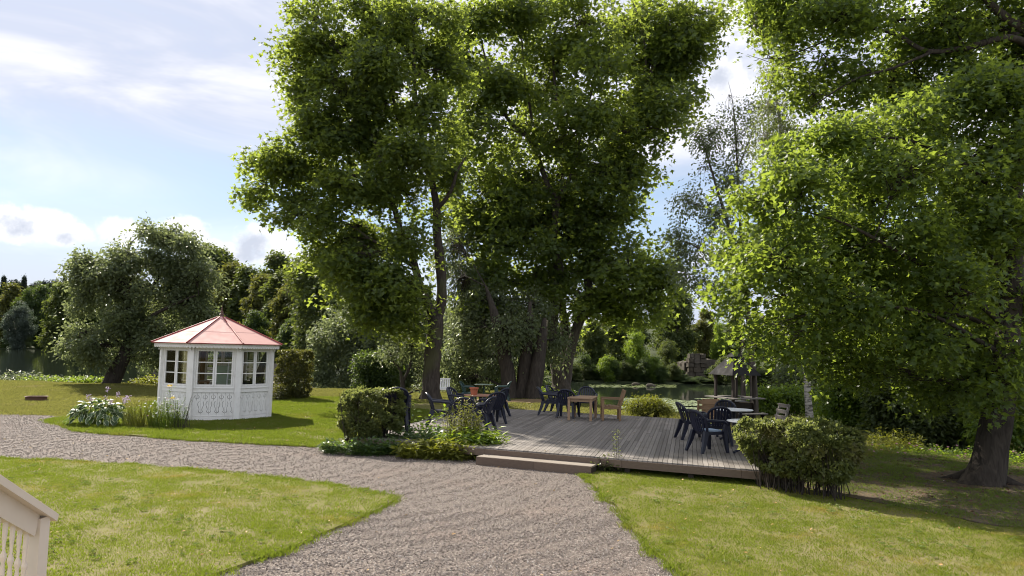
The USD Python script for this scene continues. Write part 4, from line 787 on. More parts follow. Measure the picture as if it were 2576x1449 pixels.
FT = [('round', 'leaf_conifer', 'dark tree on the skyline at the far left', 25, 700, 232, 80), ('round', 'leaf_conifer', 'dark tree on the skyline, second from the left', 78, 703, 236, 80), ('round', 'leaf_conifer', 'dark tree on the skyline just left of the leaning willow', 135, 699, 234, 80), ('round', 'leaf_conifer', 'dark tree behind the top left of the leaning willow', 178, 694, 228, 70), ('round', 'leaf_conifer', 'dark tree top over the leaning willow', 222, 668, 226, 34),
    ('round', 'leaf_forest_olive', 'brownish olive tree at the left edge of the far shore', 18, 700, 212, 90), ('round', 'leaf_dark', 'dark round tree on the far shore right of the brownish one', 92, 706, 210, 95), ('round', 'leaf_dark', 'dark slender tree in the gap beside the pale tall one', 62, 716, 206, 70), ('bush', 'leaf_bluish', 'bluish grey willow bush at the water on the far left', 45, 752, 192, 112), ('round', 'leaf_forest', 'tall pale green tree at the water left of the leaning willow', 145, 695, 165, 82), ('tall', 'leaf_dark', 'dark tree between the pale tall tree and the leaning willow', 185, 706, 190, 85), ('round', 'leaf_dark', 'dark tree in the bay behind the leaning willow', 255, 700, 190, 120), ('round', 'leaf_forest', 'green tree seen through the leaning willow', 330, 680, 165, 120), ('bush', 'leaf_forest', 'green bush on the far bank under the leaning willow', 430, 845, 132, 90), ('bush', 'leaf_bright', 'bright low bush at the water behind the left of the summerhouse', 365, 868, 128, 60),
    ('round', 'leaf_forest', 'broad green tree with its top right of the leaning willow', 510, 592, 132, 105), ('round', 'leaf_forest', 'slender tree beside the top of the leaning willow', 545, 602, 136, 62), ('round', 'leaf_forest_olive', 'olive tree left of the summerhouse roof peak', 572, 640, 122, 82), ('tall', 'leaf_forest', 'dark green tree above the summerhouse roof', 612, 655, 118, 80), ('round', 'leaf_forest', 'tall birch-like tree whose crown tops the wood right of the roof peak', 690, 612, 140, 92), ('round', 'leaf_forest', 'slender tree at the right of the tallest crown', 738, 632, 138, 55), ('spruce', 'leaf_conifer', 'spruce tip beside the left edge of the big maple crown', 757, 628, 142, 30),
    ('round', 'leaf_forest_olive', 'olive slender tree right above the summerhouse roof slope', 650, 672, 112, 76), ('tall', 'leaf_forest', 'mid green slender tree right of the roof slope', 700, 668, 106, 82), ('round', 'leaf_forest_olive', 'olive tree next to the shore tree behind the clipped hedge', 742, 660, 100, 90), ('round', 'leaf_dark', 'dark low tree behind the summerhouse roof', 640, 770, 98, 110), ('round', 'leaf_dark', 'dark low tree behind the clipped hedge', 730, 790, 90, 95), ('round', 'leaf_dark', 'dark low tree left behind the summerhouse roof', 540, 770, 112, 110), ('round', 'leaf_forest', 'green tree behind the left slope of the summerhouse roof', 470, 740, 125, 110),
    ('bush', 'leaf_forest', 'green bush at the far water behind the summerhouse windows', 560, 850, 96, 110), ('bush', 'leaf_forest', 'green bush at the far water right of the summerhouse', 690, 850, 88, 90),
    ('round', 'leaf_forest', 'dark tree across the water just right of the many-stemmed maple', 1490, 790, 80, 110), ('bush', 'leaf_dark', 'dark bush at the water right of the many-stemmed maple', 1470, 880, 76, 100), ('bush', 'leaf_bright', 'sunlit pale green bush at the water across the lake', 1600, 815, 77, 120), ('bush', 'leaf_forest', 'mid green bush on the far bank left of the stone wall', 1680, 845, 80, 90), ('round', 'leaf_forest', 'tall green tree above the stone wall across the lake', 1705, 700, 90, 150), ('round', 'leaf_forest', 'round tree across the water behind the sunlit bush', 1560, 770, 92, 120), ('round', 'leaf_forest_olive', 'olive tree behind the stone wall', 1775, 765, 96, 70), ('bush', 'leaf_bright', 'pale green tree just right of the stone wall', 1808, 790, 84, 76), ('round', 'leaf_forest', 'tree left of the barbecue hut roof across the water', 1850, 770, 95, 90), ('bush', 'leaf_dark', 'dark low growth on the bank below the stone wall', 1700, 925, 77, 110), ('bush', 'leaf_dark', 'dark low growth behind the barbecue hut', 1830, 920, 78, 90),
    ('round', 'leaf_dark', 'dark tree behind the trunks of the middle maples', 1330, 760, 84, 130), ('round', 'leaf_forest', 'green tree seen between the two big maples', 1180, 720, 90, 130), ('bush', 'leaf_dark', 'dark bush behind the many-stemmed foot', 1380, 880, 80, 110), ('round', 'leaf_forest', 'green tree behind the silver thicket', 960, 720, 92, 140), ('round', 'leaf_forest', 'green tree far behind the thick maple trunk', 1060, 700, 96, 130),
    ('round', 'leaf_forest', 'green tree across the water behind the birch', 1990, 720, 86, 130), ('round', 'leaf_forest_olive', 'olive tree across the water right of the birch', 2110, 690, 88, 140), ('round', 'leaf_forest', 'tree deep behind the shaded shrubs', 2250, 640, 60, 260), ('round', 'leaf_forest', 'tree deep behind the near maple', 2420, 560, 52, 320), ('round', 'leaf_dark', 'dark tree at the right edge behind the near maple', 2590, 560, 44, 330), ('round', 'leaf_dark', 'dark tree behind the leafy undergrowth on the right', 2330, 760, 38, 260), ('round', 'leaf_forest', 'tree behind the broad shrub beside the birch', 2160, 780, 40, 210)]
for k, (kind, mat, lab, px, top, dep, wid) in enumerate(FT): far_tree(kind, mat, lab, px, top, dep, wid, seed=k)
r_ = np.random.default_rng(77)
for k in range(46):   # the wood goes on behind: trees nothing in the photograph tells apart
    px = -250 + 62 * k + r_.uniform(-20, 20); d = np.interp(px, [0, 300, 560, 800, 1100, 1500, 2600], [240, 215, 165, 140, 118, 108, 104]) + r_.uniform(0, 12)
    top = np.interp(px, [0, 200, 420, 540, 760, 1100, 1500, 1700, 1800, 2000, 2600], [708, 700, 690, 655, 690, 740, 790, 745, 820, 760, 700]) + r_.uniform(0, 26)
    far_tree('round', ('leaf_dark', 'leaf_forest', 'leaf_forest_olive')[k % 3], 'tree of the dim wood closing the view behind the lake', px, top, d, r_.uniform(105, 135) * 120 / d, seed=200 + k, group='trees of the dim wood behind the lake')

r_ = np.random.default_rng(78)
for k, px in enumerate(np.arange(1425, 2080, 24)):   # low growth hanging over the water on the far bank
    far_tree('bush', ('leaf_dark', 'leaf_forest', 'leaf_forest', 'leaf_dark', 'leaf_bright')[k % 5 if not 1690 < px < 1800 else 0], 'low bushy growth overhanging the far bank of the lake', px + r_.uniform(-8, 8), r_.uniform(880, 925) if not 1700 < px < 1800 else r_.uniform(935, 950), r_.uniform(73.6, 75.5), r_.uniform(55, 90), seed=300 + k, group='bushes overhanging the far bank')
for k, px in enumerate(np.arange(-60, 840, 40)):
    d = np.interp(px, [0, 380, 420, 560, 700, 840], [206, 190, 134, 118, 97, 86]); far_tree('bush', ('leaf_dark', 'leaf_forest')[k % 2], 'low bushy growth at the water on the left far shore', px, r_.uniform(835, 860), d, r_.uniform(50, 80), seed=340 + k, group='bushes along the left far shore')

b9 = np.array([-24.6, 30.5, 0.0]); B9 = [[*(b9 + [-1.5, 1, 10]), 1.5, 1.5, 1.3]]
for (px, py, L, r) in ((-40, 1058, 14, .9), (0, 1100, 13, .8), (-20, 1128, 11, .6), (-45, 1080, 12, .7), (-70, 1110, 10, .8), (-60, 1140, 12, 1.0), (10, 1056, 15.5, .8), (-110, 1100, 15, 1.2), (-160, 1080, 13, 1.4), (-180, 1050, 17, 1.5)):
    q = G(px, py); c = q + SUN / np.linalg.norm(SUN[:2]) * L; pj = (c - EYE); pxx = 1288 + FPX * (pj @ _R) / (pj @ _F)
    if pxx + r / c[1] * FPX * 1.9 < 0: B9.append([*c, r, r, r * .8])
tree('maple_tree', 'maple beyond the left edge whose shadow lies on the gravel', 'tree', b9, [(np.array([b9 + [0, 0, -.2], b9 + [0, .1, 3], b9 + [.2, 0, 6.5], b9 + [.1, 0, 10]]), np.array([.32, .26, .2, .08]))], B9, 'leaf_maple_far', 'bark_maple', 7000, .2, 'maple3', 91, twig=.3, rad=.3, gap=.3)

r_ = np.random.default_rng(79)
for k, px in enumerate(np.arange(-30, 250, 13)):
    far_tree('spruce' if k % 4 == 2 else 'round', 'leaf_conifer' if k % 2 == 0 else 'leaf_dark', 'dark tree of the conifer wood on the far left skyline', px, 692 + r_.uniform(0, 20), r_.uniform(232, 250), 30 if k % 4 == 2 else 50, seed=400 + k, group='dark skyline trees on the far left')

for k, (px, top, dd, ww) in enumerate(((1716, 925, 78.3, 34), (1788, 918, 78.5, 50), (1752, 946, 77.6, 60), (1738, 880, 83, 60))): far_tree('bush', ('leaf_forest', 'leaf_dark')[k % 2], 'green growth round the old stone wall across the lake', px, top, dd, ww, seed=500 + k, group='growth round the stone wall')

# ---------------------------------------------------------------- summerhouse (eight-sided pavilion)
def summerhouse():
    root = thing('summerhouse', 'white eight-sided summerhouse with a pink roof and glazed sides', 'pavilion', (gaz_c[0], gaz_c[1], 0))
    toward = math.atan2(-gaz_c[1], -gaz_c[0]); phi0 = toward - math.radians(4.0)
    RW, RE = 1.72, 2.03; ap = RW * math.cos(math.pi / 8); side = 2 * RW * math.sin(math.pi / 8)
    ZE, ZA = 2.31, 3.13                      # eaves, foot of the finial
    cor = lambda k, R, z: np.array([R * math.cos(phi0 + (k - .5) * math.pi / 4), R * math.sin(phi0 + (k - .5) * math.pi / 4), z])
    # floor and plinth, ceiling
    fl = MB(); fl.lathe([(0.01, .02), (RW - .06, .02), (RW - .06, .10), (.01, .10)], sides=8); v, f = fl.get(); a = phi0 - math.pi / 8; v = v @ rot(0, 0, a).T
    part(root, 'floor', (v, f), 'brown_wood')
    # corner posts: white outside, brown inside
    for k in range(8):
        c = cor(k, RW, 0); an = phi0 + (k - .5) * math.pi / 4; u = np.array([math.cos(an), math.sin(an), 0])
        mb = MB(); mb.box(c + [0, 0, 1.13], (.09, .17, 2.26), an); part(root, 'post', mb.get(), 'white_paint')
        mb = MB(); mb.box(c - u * .105 + [0, 0, 1.2], (.10, .13, 2.2), an); part(root, 'inner_post', mb.get(), 'brown_wood')
        mb = MB()        # sawn bracket under the eaves
        for (q, z, s) in ((.10, 2.19, .075), (.17, 2.22, .06), (.08, 2.11, .05)): mb.box(c + u * q + [0, 0, z], (s, .045, s), an)
        part(root, 'bracket', mb.get(), 'white_paint')
    motif = []
    for q in range(5):      # sawn slits: hooks, stems and drops
        x = (q - 2) * .205
        motif += [LineString([(x, .66), (x, .46)]).buffer(.0045), LineString([(x + .055 * math.sin(t) * (1 if t < 3.2 else 1), .56 + .05 * math.cos(t)) for t in np.linspace(.6, 2.9, 9)]).buffer(.005), LineString([(x - .055 * math.sin(t), .56 + .05 * math.cos(t)) for t in np.linspace(.6, 2.9, 9)]).buffer(.005),
                  Point(x + .10, .655).buffer(.0075), Point(x + .06, .43).buffer(.0075), Point(x + .10, .07).buffer(.0075),
                  LineString([(x + .1025 - .055 + .02 * math.sin(t * 3.1), .12 + .30 * t / 2) for t in np.linspace(0, 2, 10)]).buffer(.0045), LineString([(x + .1025 + .055 - .02 * math.sin(t * 3.1), .12 + .30 * t / 2) for t in np.linspace(0, 2, 10)]).buffer(.0045),
                  LineString([(x + .1025 - .05, .13), (x + .1025 - .03, .095), (x + .1025 - .005, .12)]).buffer(.005), LineString([(x + .1025 + .05, .13), (x + .1025 + .03, .095), (x + .1025 + .005, .12)]).buffer(.005)]
    motif = unary_union(motif)
    for k in range(8):
        an = phi0 + k * math.pi / 4; n = np.array([math.cos(an), math.sin(an), 0]); t = np.array([-math.sin(an), math.cos(an), 0]); o = n * (ap - .02); up = np.array([0, 0, 1.0]); hw = side / 2 - .092
        fr = lambda d, z: (o + n * d + up * z, t, up, n)
        B = lambda x0, x1, z0, z1, d0, d1: (o + t * (x0 + x1) / 2 + n * (d0 + d1) / 2 + up * (z0 + z1) / 2, (d1 - d0, x1 - x0, z1 - z0), an)
        def box(mb, *a): c, s, r_ = B(*a); mb.box(c, s, r_)
        mb = MB(); box(mb, -hw, hw, .02, .15, -.03, .030); part(root, 'base_board', mb.get(), 'white_paint')
        mb = MB(); box(mb, -hw, hw, .155, .845, -.035, -.022); part(root, 'lining', mb.get(), 'inside_dark')
        for q in range(5):       # five sawn boards to a panel
            x0 = -hw + q * 2 * hw / 5; bd = Polygon([(x0 + .002, 0), (x0 + 2 * hw / 5 - .002, 0), (x0 + 2 * hw / 5 - .002, .69), (x0 + .002, .69)]).difference(affinity.scale(motif, 2 * hw / 1.03, 1, origin=(0, 0)))
            mb = MB(); mb.poly(bd, .022, fr(-.008, .155)); part(root, 'board', mb.get(), 'white_paint')
        mb = MB(); box(mb, -hw, hw, .85, .965, -.02, .034); box(mb, -hw, hw, .965, .985, -.03, .050); part(root, 'sill', mb.get(), 'white_paint')
        mb = MB(); box(mb, -hw, hw, 2.165, 2.26, -.03, .03); part(root, 'head_board', mb.get(), 'white_paint')
        w0, z0, z1 = hw, .985, 2.165
        mb = MB()
        for a_ in ((-w0, -w0 + .045, z0, z1, -.025, .028), (w0 - .045, w0, z0, z1, -.025, .028), (-w0 + .045, w0 - .045, z0, z0 + .045, -.025, .028), (-w0 + .045, w0 - .045, z1 - .045, z1, -.025, .028)): box(mb, *a_)
        win = part(root, 'window', mb.get(), 'white_paint')
        for s in (-1, 1):
            xa, xb = sorted((s * .004, s * (w0 - .049))); za, zb = z0 + .049, z1 - .049
            mb = MB(); bw = .05
            for a_ in ((xa, xa + bw, za, zb, -.018, .02), (xb - bw, xb, za, zb, -.018, .02), (xa + bw, xb - bw, za, za + bw, -.018, .02), (xa + bw, xb - bw, zb - bw, zb, -.018, .02)): box(mb, *a_)
            for q in (1, 2): zz = za + bw + q * (zb - za - 2 * bw) / 3; box(mb, xa + bw, xb - bw, zz - .014, zz + .014, -.014, .016)
            part(win, 'casement', mb.get(), 'white_paint')
            for q in range(3):
                hgt = (zb - za - 2 * bw) / 3; mb = MB(); box(mb, xa + bw, xb - bw, za + bw + q * hgt + .014, za + bw + (q + 1) * hgt - .014, 0, .004); part(win, 'pane', mb.get(), 'glass')
        # eaves: scalloped valance below the roof edge
        e0, e1 = cor(k, RE - .09, 0), cor(k + 1, RE - .09, 0); L = np.linalg.norm(e1 - e0); te = (e1 - e0) / L
        sc = unary_union([shapely.box(0, 0, L, .075)] + [Point((q + .5) * L / 15, .005).buffer(L / 32) for q in range(15)]).difference(unary_union([Point((q + .5) * L / 15, .045).buffer(.012) for q in range(15)]))
        mb = MB(); mb.poly(sc, .02, (e0 + up * (ZE - .11), te, up, np.cross(te, up))); part(root, 'valance', mb.get(), 'white_paint')
        mb = MB(); i0, i1 = cor(k, RW - .02, 2.262), cor(k + 1, RW - .02, 2.262); o0, o1 = cor(k, RE - .03, 2.285), cor(k + 1, RE - .03, 2.285); mb.add([i0, i1, o1, o0], [[0, 1, 2, 3]]); part(root, 'soffit', mb.get(), 'white_paint')
        # roof: one sheet-metal panel with a seam across, ridges capped in dark red
        top = .12; pts = []
        b0, b1, t0, t1 = cor(k, RE, ZE), cor(k + 1, RE, ZE), cor(k, top, ZA), cor(k + 1, top, ZA); nn = unit(np.cross(b1 - b0, t0 - b0)); th = .014
        rp = np.array([b0, b1, t1, t0]); part(root, 'roof_panel', (np.vstack([rp, rp - nn * th]), [[0, 1, 2, 3], [7, 6, 5, 4], [0, 4, 5, 1], [1, 5, 6, 2], [2, 6, 7, 3], [3, 7, 4, 0]]), 'roof_pink')
        m0, m1 = b0 + (t0 - b0) * .42, b1 + (t1 - b1) * .42; mb = MB(); mb.beam(m0 + nn * .002, m1 + nn * .002, .012, .006, nn); part(root, 'roof_seam', mb.get(), 'roof_pink')
        mb = MB(); q = b0 + (b0 - t0) * .012; mb.tube([q + [0, 0, .016], t0 + [0, 0, .02]], [.024, .018], 6); part(root, 'roof_ridge', mb.get(), 'roof_red', smooth=True)
        mb = MB(); mb.beam(b0 - [0, 0, .012], b1 - [0, 0, .012], .02, .018); part(root, 'drip_edge', mb.get(), 'roof_red')
    mb = MB(); mb.lathe([(.20, ZA - .045), (.13, ZA + .02), (.05, ZA + .03)], sides=8); v, f = mb.get(); part(root, 'roof_cap', (v @ rot(0, 0, phi0 - math.pi / 8).T, f), 'roof_pink')
    mb = MB(); mb.lathe([(.0, ZA + .02), (.075, ZA + .03), (.06, ZA + .08), (.085, ZA + .10), (.05, ZA + .13), (.035, ZA + .16), (.05, ZA + .19), (.028, ZA + .21), (.022, ZA + .25), (.03, ZA + .27), (.012, ZA + .30), (.0, ZA + .44)], sides=10); part(root, 'finial', mb.get(), 'finial_brown', smooth=40)
    part(root, 'ceiling', (np.array([cor(k, RW - .05, 2.255) for k in range(8)]), np.array([[0, k, k + 1] for k in range(1, 7)])), 'brown_wood')
    # what is stored inside
    to_world = lambda l: (gaz_c[0] + l[0] * math.cos(toward) - l[1] * math.sin(toward), gaz_c[1] + l[0] * math.sin(toward) + l[1] * math.cos(toward), .104)
    t = thing('folded_parasol', 'folded navy parasol leaning inside the right window of the summerhouse', 'parasol', to_world((.5, .95)), toward)
    mb = MB(); d = np.array([0, .22, 1.0]) / 1.024; mb.tube([d * .75, d * .9, d * 1.3, d * 1.8, d * 2.05], [.05, .15, .13, .07, .01], 10, True, .2, 3); part(t, 'canopy', mb.get(), 'cloth_navy', smooth=True)
    mb = MB(); mb.tube([d * 0, d * 2.12], [.02, .02], 8); part(t, 'pole', mb.get(), 'grey_wood')
    t = thing('step_ladder', 'white folding step ladder standing inside behind the middle window', 'ladder', to_world((.35, .42)), toward)
    for s in (-1, 1):
        mb = MB(); mb.beam((.25, s * .20, 0), (0, s * .13, 1.62), .03, .06); part(t, 'stile', mb.get(), 'plastic_white'); mb = MB(); mb.beam((-.3, s * .20, 0), (0, s * .13, 1.60), .03, .04); part(t, 'rear_leg', mb.get(), 'plastic_white')
    for q in range(1, 6): mb = MB(); zz = q * .27; mb.box((.25 * (1 - zz / 1.62), 0, zz), (.08, .36 - .03 * q, .02)); part(t, 'tread', mb.get(), 'plastic_white')
    mb = MB(); mb.box((0, 0, 1.63), (.12, .30, .02)); part(t, 'top', mb.get(), 'plastic_white')
    t = thing('folding_board', 'pale green board leaning beside the step ladder inside the summerhouse', 'board', to_world((.28, .12)), toward)
    mb = MB(); mb.beam((.12, 0, .02), (-.15, 0, 1.5), .02, .5, (0, 1, 0)); part(t, 'panel', mb.get(), 'board_green'); mb = MB(); mb.beam((-.3, .1, 0), (-.12, .1, 1.35), .03, .03); part(t, 'prop', mb.get(), 'grey_wood')
    t = thing('covered_bench', 'low bench with dark folded cushions behind the summerhouse windows', 'bench', to_world((-.2, .75)), toward)
    for x, y in ((-.25, -.5), (-.25, .5), (.25, -.5), (.25, .5)): mb = MB(); mb.box((x, y, .4), (.05, .05, .8)); part(t, 'leg', mb.get(), 'brown_wood')
    mb = MB(); mb.box((0, 0, .83), (.62, 1.3, .05)); part(t, 'top', mb.get(), 'brown_wood')
    for q, (y, hh) in enumerate(((-.4, .12), (.05, .16), (.42, .22))): mb = MB(); mb.box((0, y, .858 + hh / 2), (.5, .42, hh)); part(t, 'cushion', mb.get(), 'cloth_navy')
    t = thing('table', 'brown table inside the left windows of the summerhouse', 'table', to_world((.2, -.7)), toward)
    mb = MB(); mb.box((0, 0, 1.0), (.7, .9, .04)); part(t, 'tabletop', mb.get(), 'brown_wood')
    for x, y in ((-.3, -.4), (-.3, .4), (.3, -.4), (.3, .4)): mb = MB(); mb.box((x, y, .49), (.06, .06, .98)); part(t, 'leg', mb.get(), 'brown_wood')
summerhouse()

# ---------------------------------------------------------------- timber deck with step
def deck_at(a, b, z=DECK_Z): q = DECK_O + DECK_E * a + DECK_V * b; return np.array([q[0], q[1], z])
def deck():
    ang = math.atan2(DECK_V[1], DECK_V[0]) - math.pi / 2
    root = thing('deck', 'large weathered timber terrace of narrow planks in front of the lake', 'deck', (*DECK_O, 0), ang)
    R = rot(0, 0, -ang)[:2, :2]; loc = lambda q: R @ (np.asarray(q)[:2] - DECK_O); e = loc(DECK_O + DECK_E); v = np.array([0, 1.0])
    pitch_a = .0925 / abs(e[0]); n = int(DECK_W / pitch_a); r = np.random.default_rng(5)
    for k in range(n):
        a = (k + .5) * pitch_a; p0 = e * a; L = DECK_LEN if a < 7.8 else 6.95
        sk = e[1] / e[0] * .0425; cuts = [0, r.choice([3.0, 3.6, 4.2, 4.8, 5.4, 6.0]), L]
        for c0, c1 in zip(cuts[:-1], cuts[1:]):
            z1 = DECK_Z + r.normal(0, .0015); y0, y1 = p0[1] + c0 + (.0015 if c0 else 0), p0[1] + c1 - .0015
            q = [[p0[0] + s * .0422, (y0 if t == 0 else y1) + (s * sk if (t == 0 and c0 == 0) or (t == 1 and c1 == L) else 0), z] for t in (0, 1) for s in (-1, 1) for z in (DECK_Z - .028, z1)]
            part(root, 'plank', (np.array(q), BOXF), 'deck_wood')
    def fascia(a0, a1, b, zc, h, d=.03, mat='fascia_wood', name='fascia_board', off=-.02):
        p, q = e * a0 + v * b, e * a1 + v * b; nrm = np.array([e[1], -e[0]]); p, q = p + nrm * -off, q + nrm * -off
        mb = MB(); mb.beam((*p, zc), (*q, zc), d, h); part(root, name, mb.get(), mat)
    for a0, a1 in ((0.0, 3.2), (3.205, 6.1), (6.105, 8.3), (8.305, DECK_W)): fascia(a0, a1, 0, DECK_Z - .095, .135)
    for k in range(8): a = .2 + k * 1.2; p = e * a + v * .10; mb = MB(); mb.box((*p, .09), (.10, .10, .20)); part(root, 'foot_post', mb.get(), 'dark_wood')
    for b in np.arange(.15, 9.6, 1.2):
        p, q = e * .1 + v * b, e * (DECK_W - .1 if b < 6.9 else 7.7) + v * b; mb = MB(); mb.beam((*p, DECK_Z - .088), (*q, DECK_Z - .088), .05, .11); part(root, 'joist', mb.get(), 'dark_wood')
    for a in (0, ): p, q = v * .02, v * (DECK_LEN - .02); mb = MB(); mb.beam((p[0] - .012, p[1], DECK_Z - .10), (q[0] - .012, q[1], DECK_Z - .10), .025, .14); part(root, 'edge_board', mb.get(), 'fascia_wood')
    # the step: a separate low bench of planks
    A0, A1 = 3.2, 5.62; p = DECK_O + DECK_E * A0; ea = math.atan2(DECK_E[1], DECK_E[0]); L = A1 - A0
    s = thing('step', 'low plank step up to the terrace from the gravel', 'step', (*p, 0), ea)
    for q in range(3): mb = MB(); mb.box((L / 2, -.10 - q * .122, .155), (L, .118, .03)); part(s, 'tread_plank', mb.get(), 'step_wood')
    mb = MB(); mb.box((L * .26, -.412, .082), (L * .52 - .003, .024, .165)); part(s, 'riser_board', mb.get(), 'fascia_wood'); mb = MB(); mb.box((L * .76, -.412, .082), (L * .48 - .003, .024, .165)); part(s, 'riser_board', mb.get(), 'fascia_wood')
    for x in (.03, L / 2, L - .03): mb = MB(); mb.box((x, -.22, .07), (.045, .34, .138)); part(s, 'bearer', mb.get(), 'dark_wood')
deck()

# ---------------------------------------------------------------- chairs and tables
def plastic_chair(name, label, loc, rz, mat, group=None, high=True):
    """Moulded armchair facing +y: waterfall seat, hooped back with upright slats, arms running into the front legs."""
    t = thing(name, label, 'chair', loc, rz, 1, group); H = .87 if high else .80
    xs = np.linspace(-.225, .225, 9); ys = np.linspace(-.21, .25, 9); XX, YY = np.meshgrid(xs, ys)
    ZZ = .425 - .018 * np.cos(XX / .225 * 1.3) * np.cos(YY / .24) + .02 * (YY > .2) * 0 - .03 * np.clip((YY - .17) / .08, 0, 1) ** 2 + .02 * np.clip((-YY - .1) / .1, 0, 1)
    W2 = XX * (1 + .08 * (YY / .25)); top = np.stack([W2, YY, ZZ], -1).reshape(-1, 3); bot = top - [0, 0, .022]; i, j = np.meshgrid(range(8), range(8), indexing='ij'); q = np.stack([i * 9 + j, i * 9 + j + 1, (i + 1) * 9 + j + 1, (i + 1) * 9 + j], -1).reshape(-1, 4)
    rim = [k for k in range(9)] + [k * 9 + 8 for k in range(1, 9)] + [80 - k for k in range(1, 9)] + [(8 - k) * 9 for k in range(1, 8)]
    side = np.array([[rim[k], rim[(k + 1) % len(rim)], 81 + rim[(k + 1) % len(rim)], 81 + rim[k]] for k in range(len(rim))])[:, ::-1]
    part(t, 'seat', (np.vstack([top, bot]), np.vstack([q, q[:, ::-1] + 81, side])), mat, smooth=40)
    back = lambda x, z: np.array([x, -.215 - .17 * (z - .42) / .45 + .07 * (x / .24) ** 2, z])
    arch = [back(-.205, .42), back(-.235, .55), back(-.245, .68)] + [back(.245 * math.cos(a) * 1.0, .68 + (H - .70) * math.sin(a)) for a in np.linspace(math.pi, 0, 11)[1:-1]] + [back(.245, .68), back(.235, .55), back(.205, .42)]
    mb = MB(); c = catmull(arch, 2); v, f = tube(c, .029, 7); mb.add(v, f); part(t, 'back_frame', mb.get(), mat, smooth=True)
    for x in (-.16, -.096, -.032, .032, .096, .16):
        zt = .68 + (H - .72) * math.sqrt(max(0, 1 - (x * 1.15 / .245) ** 2)); mb = MB(); pts = [back(x * .80, .415), back(x, .55), back(x * 1.1, zt)]
        mb.beam(pts[0], pts[1], .046, .014, (0, 1, .3)); mb.beam(pts[1], pts[2], .046, .014, (0, 1, .3)); part(t, 'slat', mb.get(), mat)
    for s in (-1, 1):
        a = catmull([back(s * .243, .66) + [s * .01, .01, 0], (s * .275, -.12, .655), (s * .292, .05, .645), (s * .290, .20, .632), (s * .278, .268, .58)], 4)
        v, f = tube(a, .032, 7); part(t, 'armrest', (v, f), mat, smooth=True)
        def leg(pts, wx, wy):
            v = np.array([[p[0] + i * a, p[1] + j * b, p[2]] for p, a, b in zip(pts, wx, wy) for i, j in ((-1, -1), (1, -1), (1, 1), (-1, 1))]); n = len(pts)
            f = [[4 * k + i, 4 * k + (i + 1) % 4, 4 * k + 4 + (i + 1) % 4, 4 * k + 4 + i] for k in range(n - 1) for i in range(4)] + [[0, 1, 2, 3], [4 * n - 4, 4 * n - 3, 4 * n - 2, 4 * n - 1]]
            part(t, 'leg', (v, f), mat)
        leg([(s * .280, .258, .60), (s * .262, .235, .43), (s * .278, .262, .2), (s * .292, .290, 0)], [.022, .040, .032, .024], [.030, .046, .036, .026])
        leg([(s * .205, -.19, .44), (s * .226, -.24, .25), (s * .262, -.335, 0)], [.036, .036, .024], [.050, .046, .028])
    mb = MB(); mb.beam((-.225, .235, .395), (.225, .235, .395), .016, .07); mb.beam((-.21, -.19, .395), (.21, -.19, .395), .016, .07)
    for s in (-1, 1): mb.beam((s * .222, -.19, .395), (s * .228, .235, .395), .016, .06)
    part(t, 'apron', mb.get(), mat)
    return t
def face(dx, dy): return math.atan2(dy, dx) - math.pi / 2
def on_deck(px, py): q = G(px, py, DECK_Z); return (q[0], q[1], DECK_Z + .004)
def on_ground(px, y, up=0): q = P(px, 900, y); return (q[0], q[1], float(terrain(np.array([q[0]]), np.array([q[1]]))[0]) + up)
CH = {}
def chair(label, loc, dx, dy, mat='plastic_navy', group=None):
    if mat in CH: return dup(CH[mat], label, loc, face(dx, dy), 1, group)
    CH[mat] = plastic_chair('plastic_chair', label, loc, face(dx, dy), mat, group); return CH[mat]
chair('navy plastic armchair nearest the stacked chairs, seen from the side, facing right', on_deck(1106, 1073), 1, .12)
chair('navy plastic armchair with sunlit back slats right of the tall weed', on_deck(1207, 1084), -.85, .35)
chair('navy plastic armchair partly hidden by the tall weed, its back to the camera', on_deck(1170, 1089), .05, 1)
chair('navy plastic armchair on the far side of the reddish table', on_deck(1154, 1050), .9, -.45)
chair('navy plastic armchair in shade right of the reddish table, back turned', on_deck(1238, 1064), -.45, .9)
chair('navy plastic armchair hidden behind the shaded one right of the reddish table', on_deck(1248, 1047), -.8, .5)
chair('dark green plastic armchair left of the round table on the earth beyond the deck', on_ground(1181, 31.2), 1, -.1, 'plastic_green')
chair('dark green plastic armchair right of the round table on the earth beyond the deck', on_ground(1265, 31.6), -1, .1, 'plastic_green')
chair('navy plastic armchair at the left end of the pale wooden table', on_deck(1381, 1044), 1, -.05)
chair('navy plastic armchair tucked in behind the one left of the pale wooden table', on_deck(1400, 1037), .9, -.5)
chair('navy plastic armchair with its back to the camera at the pale wooden table', on_deck(1428, 1050), .35, 1)
chair('navy plastic armchair beyond the pale wooden table, facing the camera', on_deck(1476, 1042), -.05, -1)
chair('navy plastic armchair farthest left at the white round tables, facing right', on_deck(1741, 1104), 1, .1)
w_chair = chair('navy plastic armchair with a blue seat pad in front of the white round tables', on_deck(1779, 1136), 1, .45)
chair('navy plastic armchair with an arched back turned to the camera by the hedge', on_deck(1805, 1118), .1, 1)
chair('bluish plastic armchair behind the farther white round table', on_deck(1829, 1097), -.1, -1)
chair('dark plastic armchair whose top just shows over the left hedge', on_ground(965, 26.5), .2, 1)
t = thing('seat_pad', 'thin blue and white pad on the front chair of the right group', 'cushion', tuple(np.array(on_deck(1779, 1136)) + [0, 0, .428]), face(1, .45)); mb = MB(); mb.box((0, .02, .015), (.38, .38, .03)); part(t, 'pad', mb.get(), 'cushion_blue'); mb = MB(); mb.box((0, .205, .012), (.36, .012, .022)); part(t, 'piping', mb.get(), 'plastic_white')
stack0 = np.array(on_deck(996, 1093)); nm = ['lowest', 'second lowest', 'middle', 'second from the top', 'topmost']
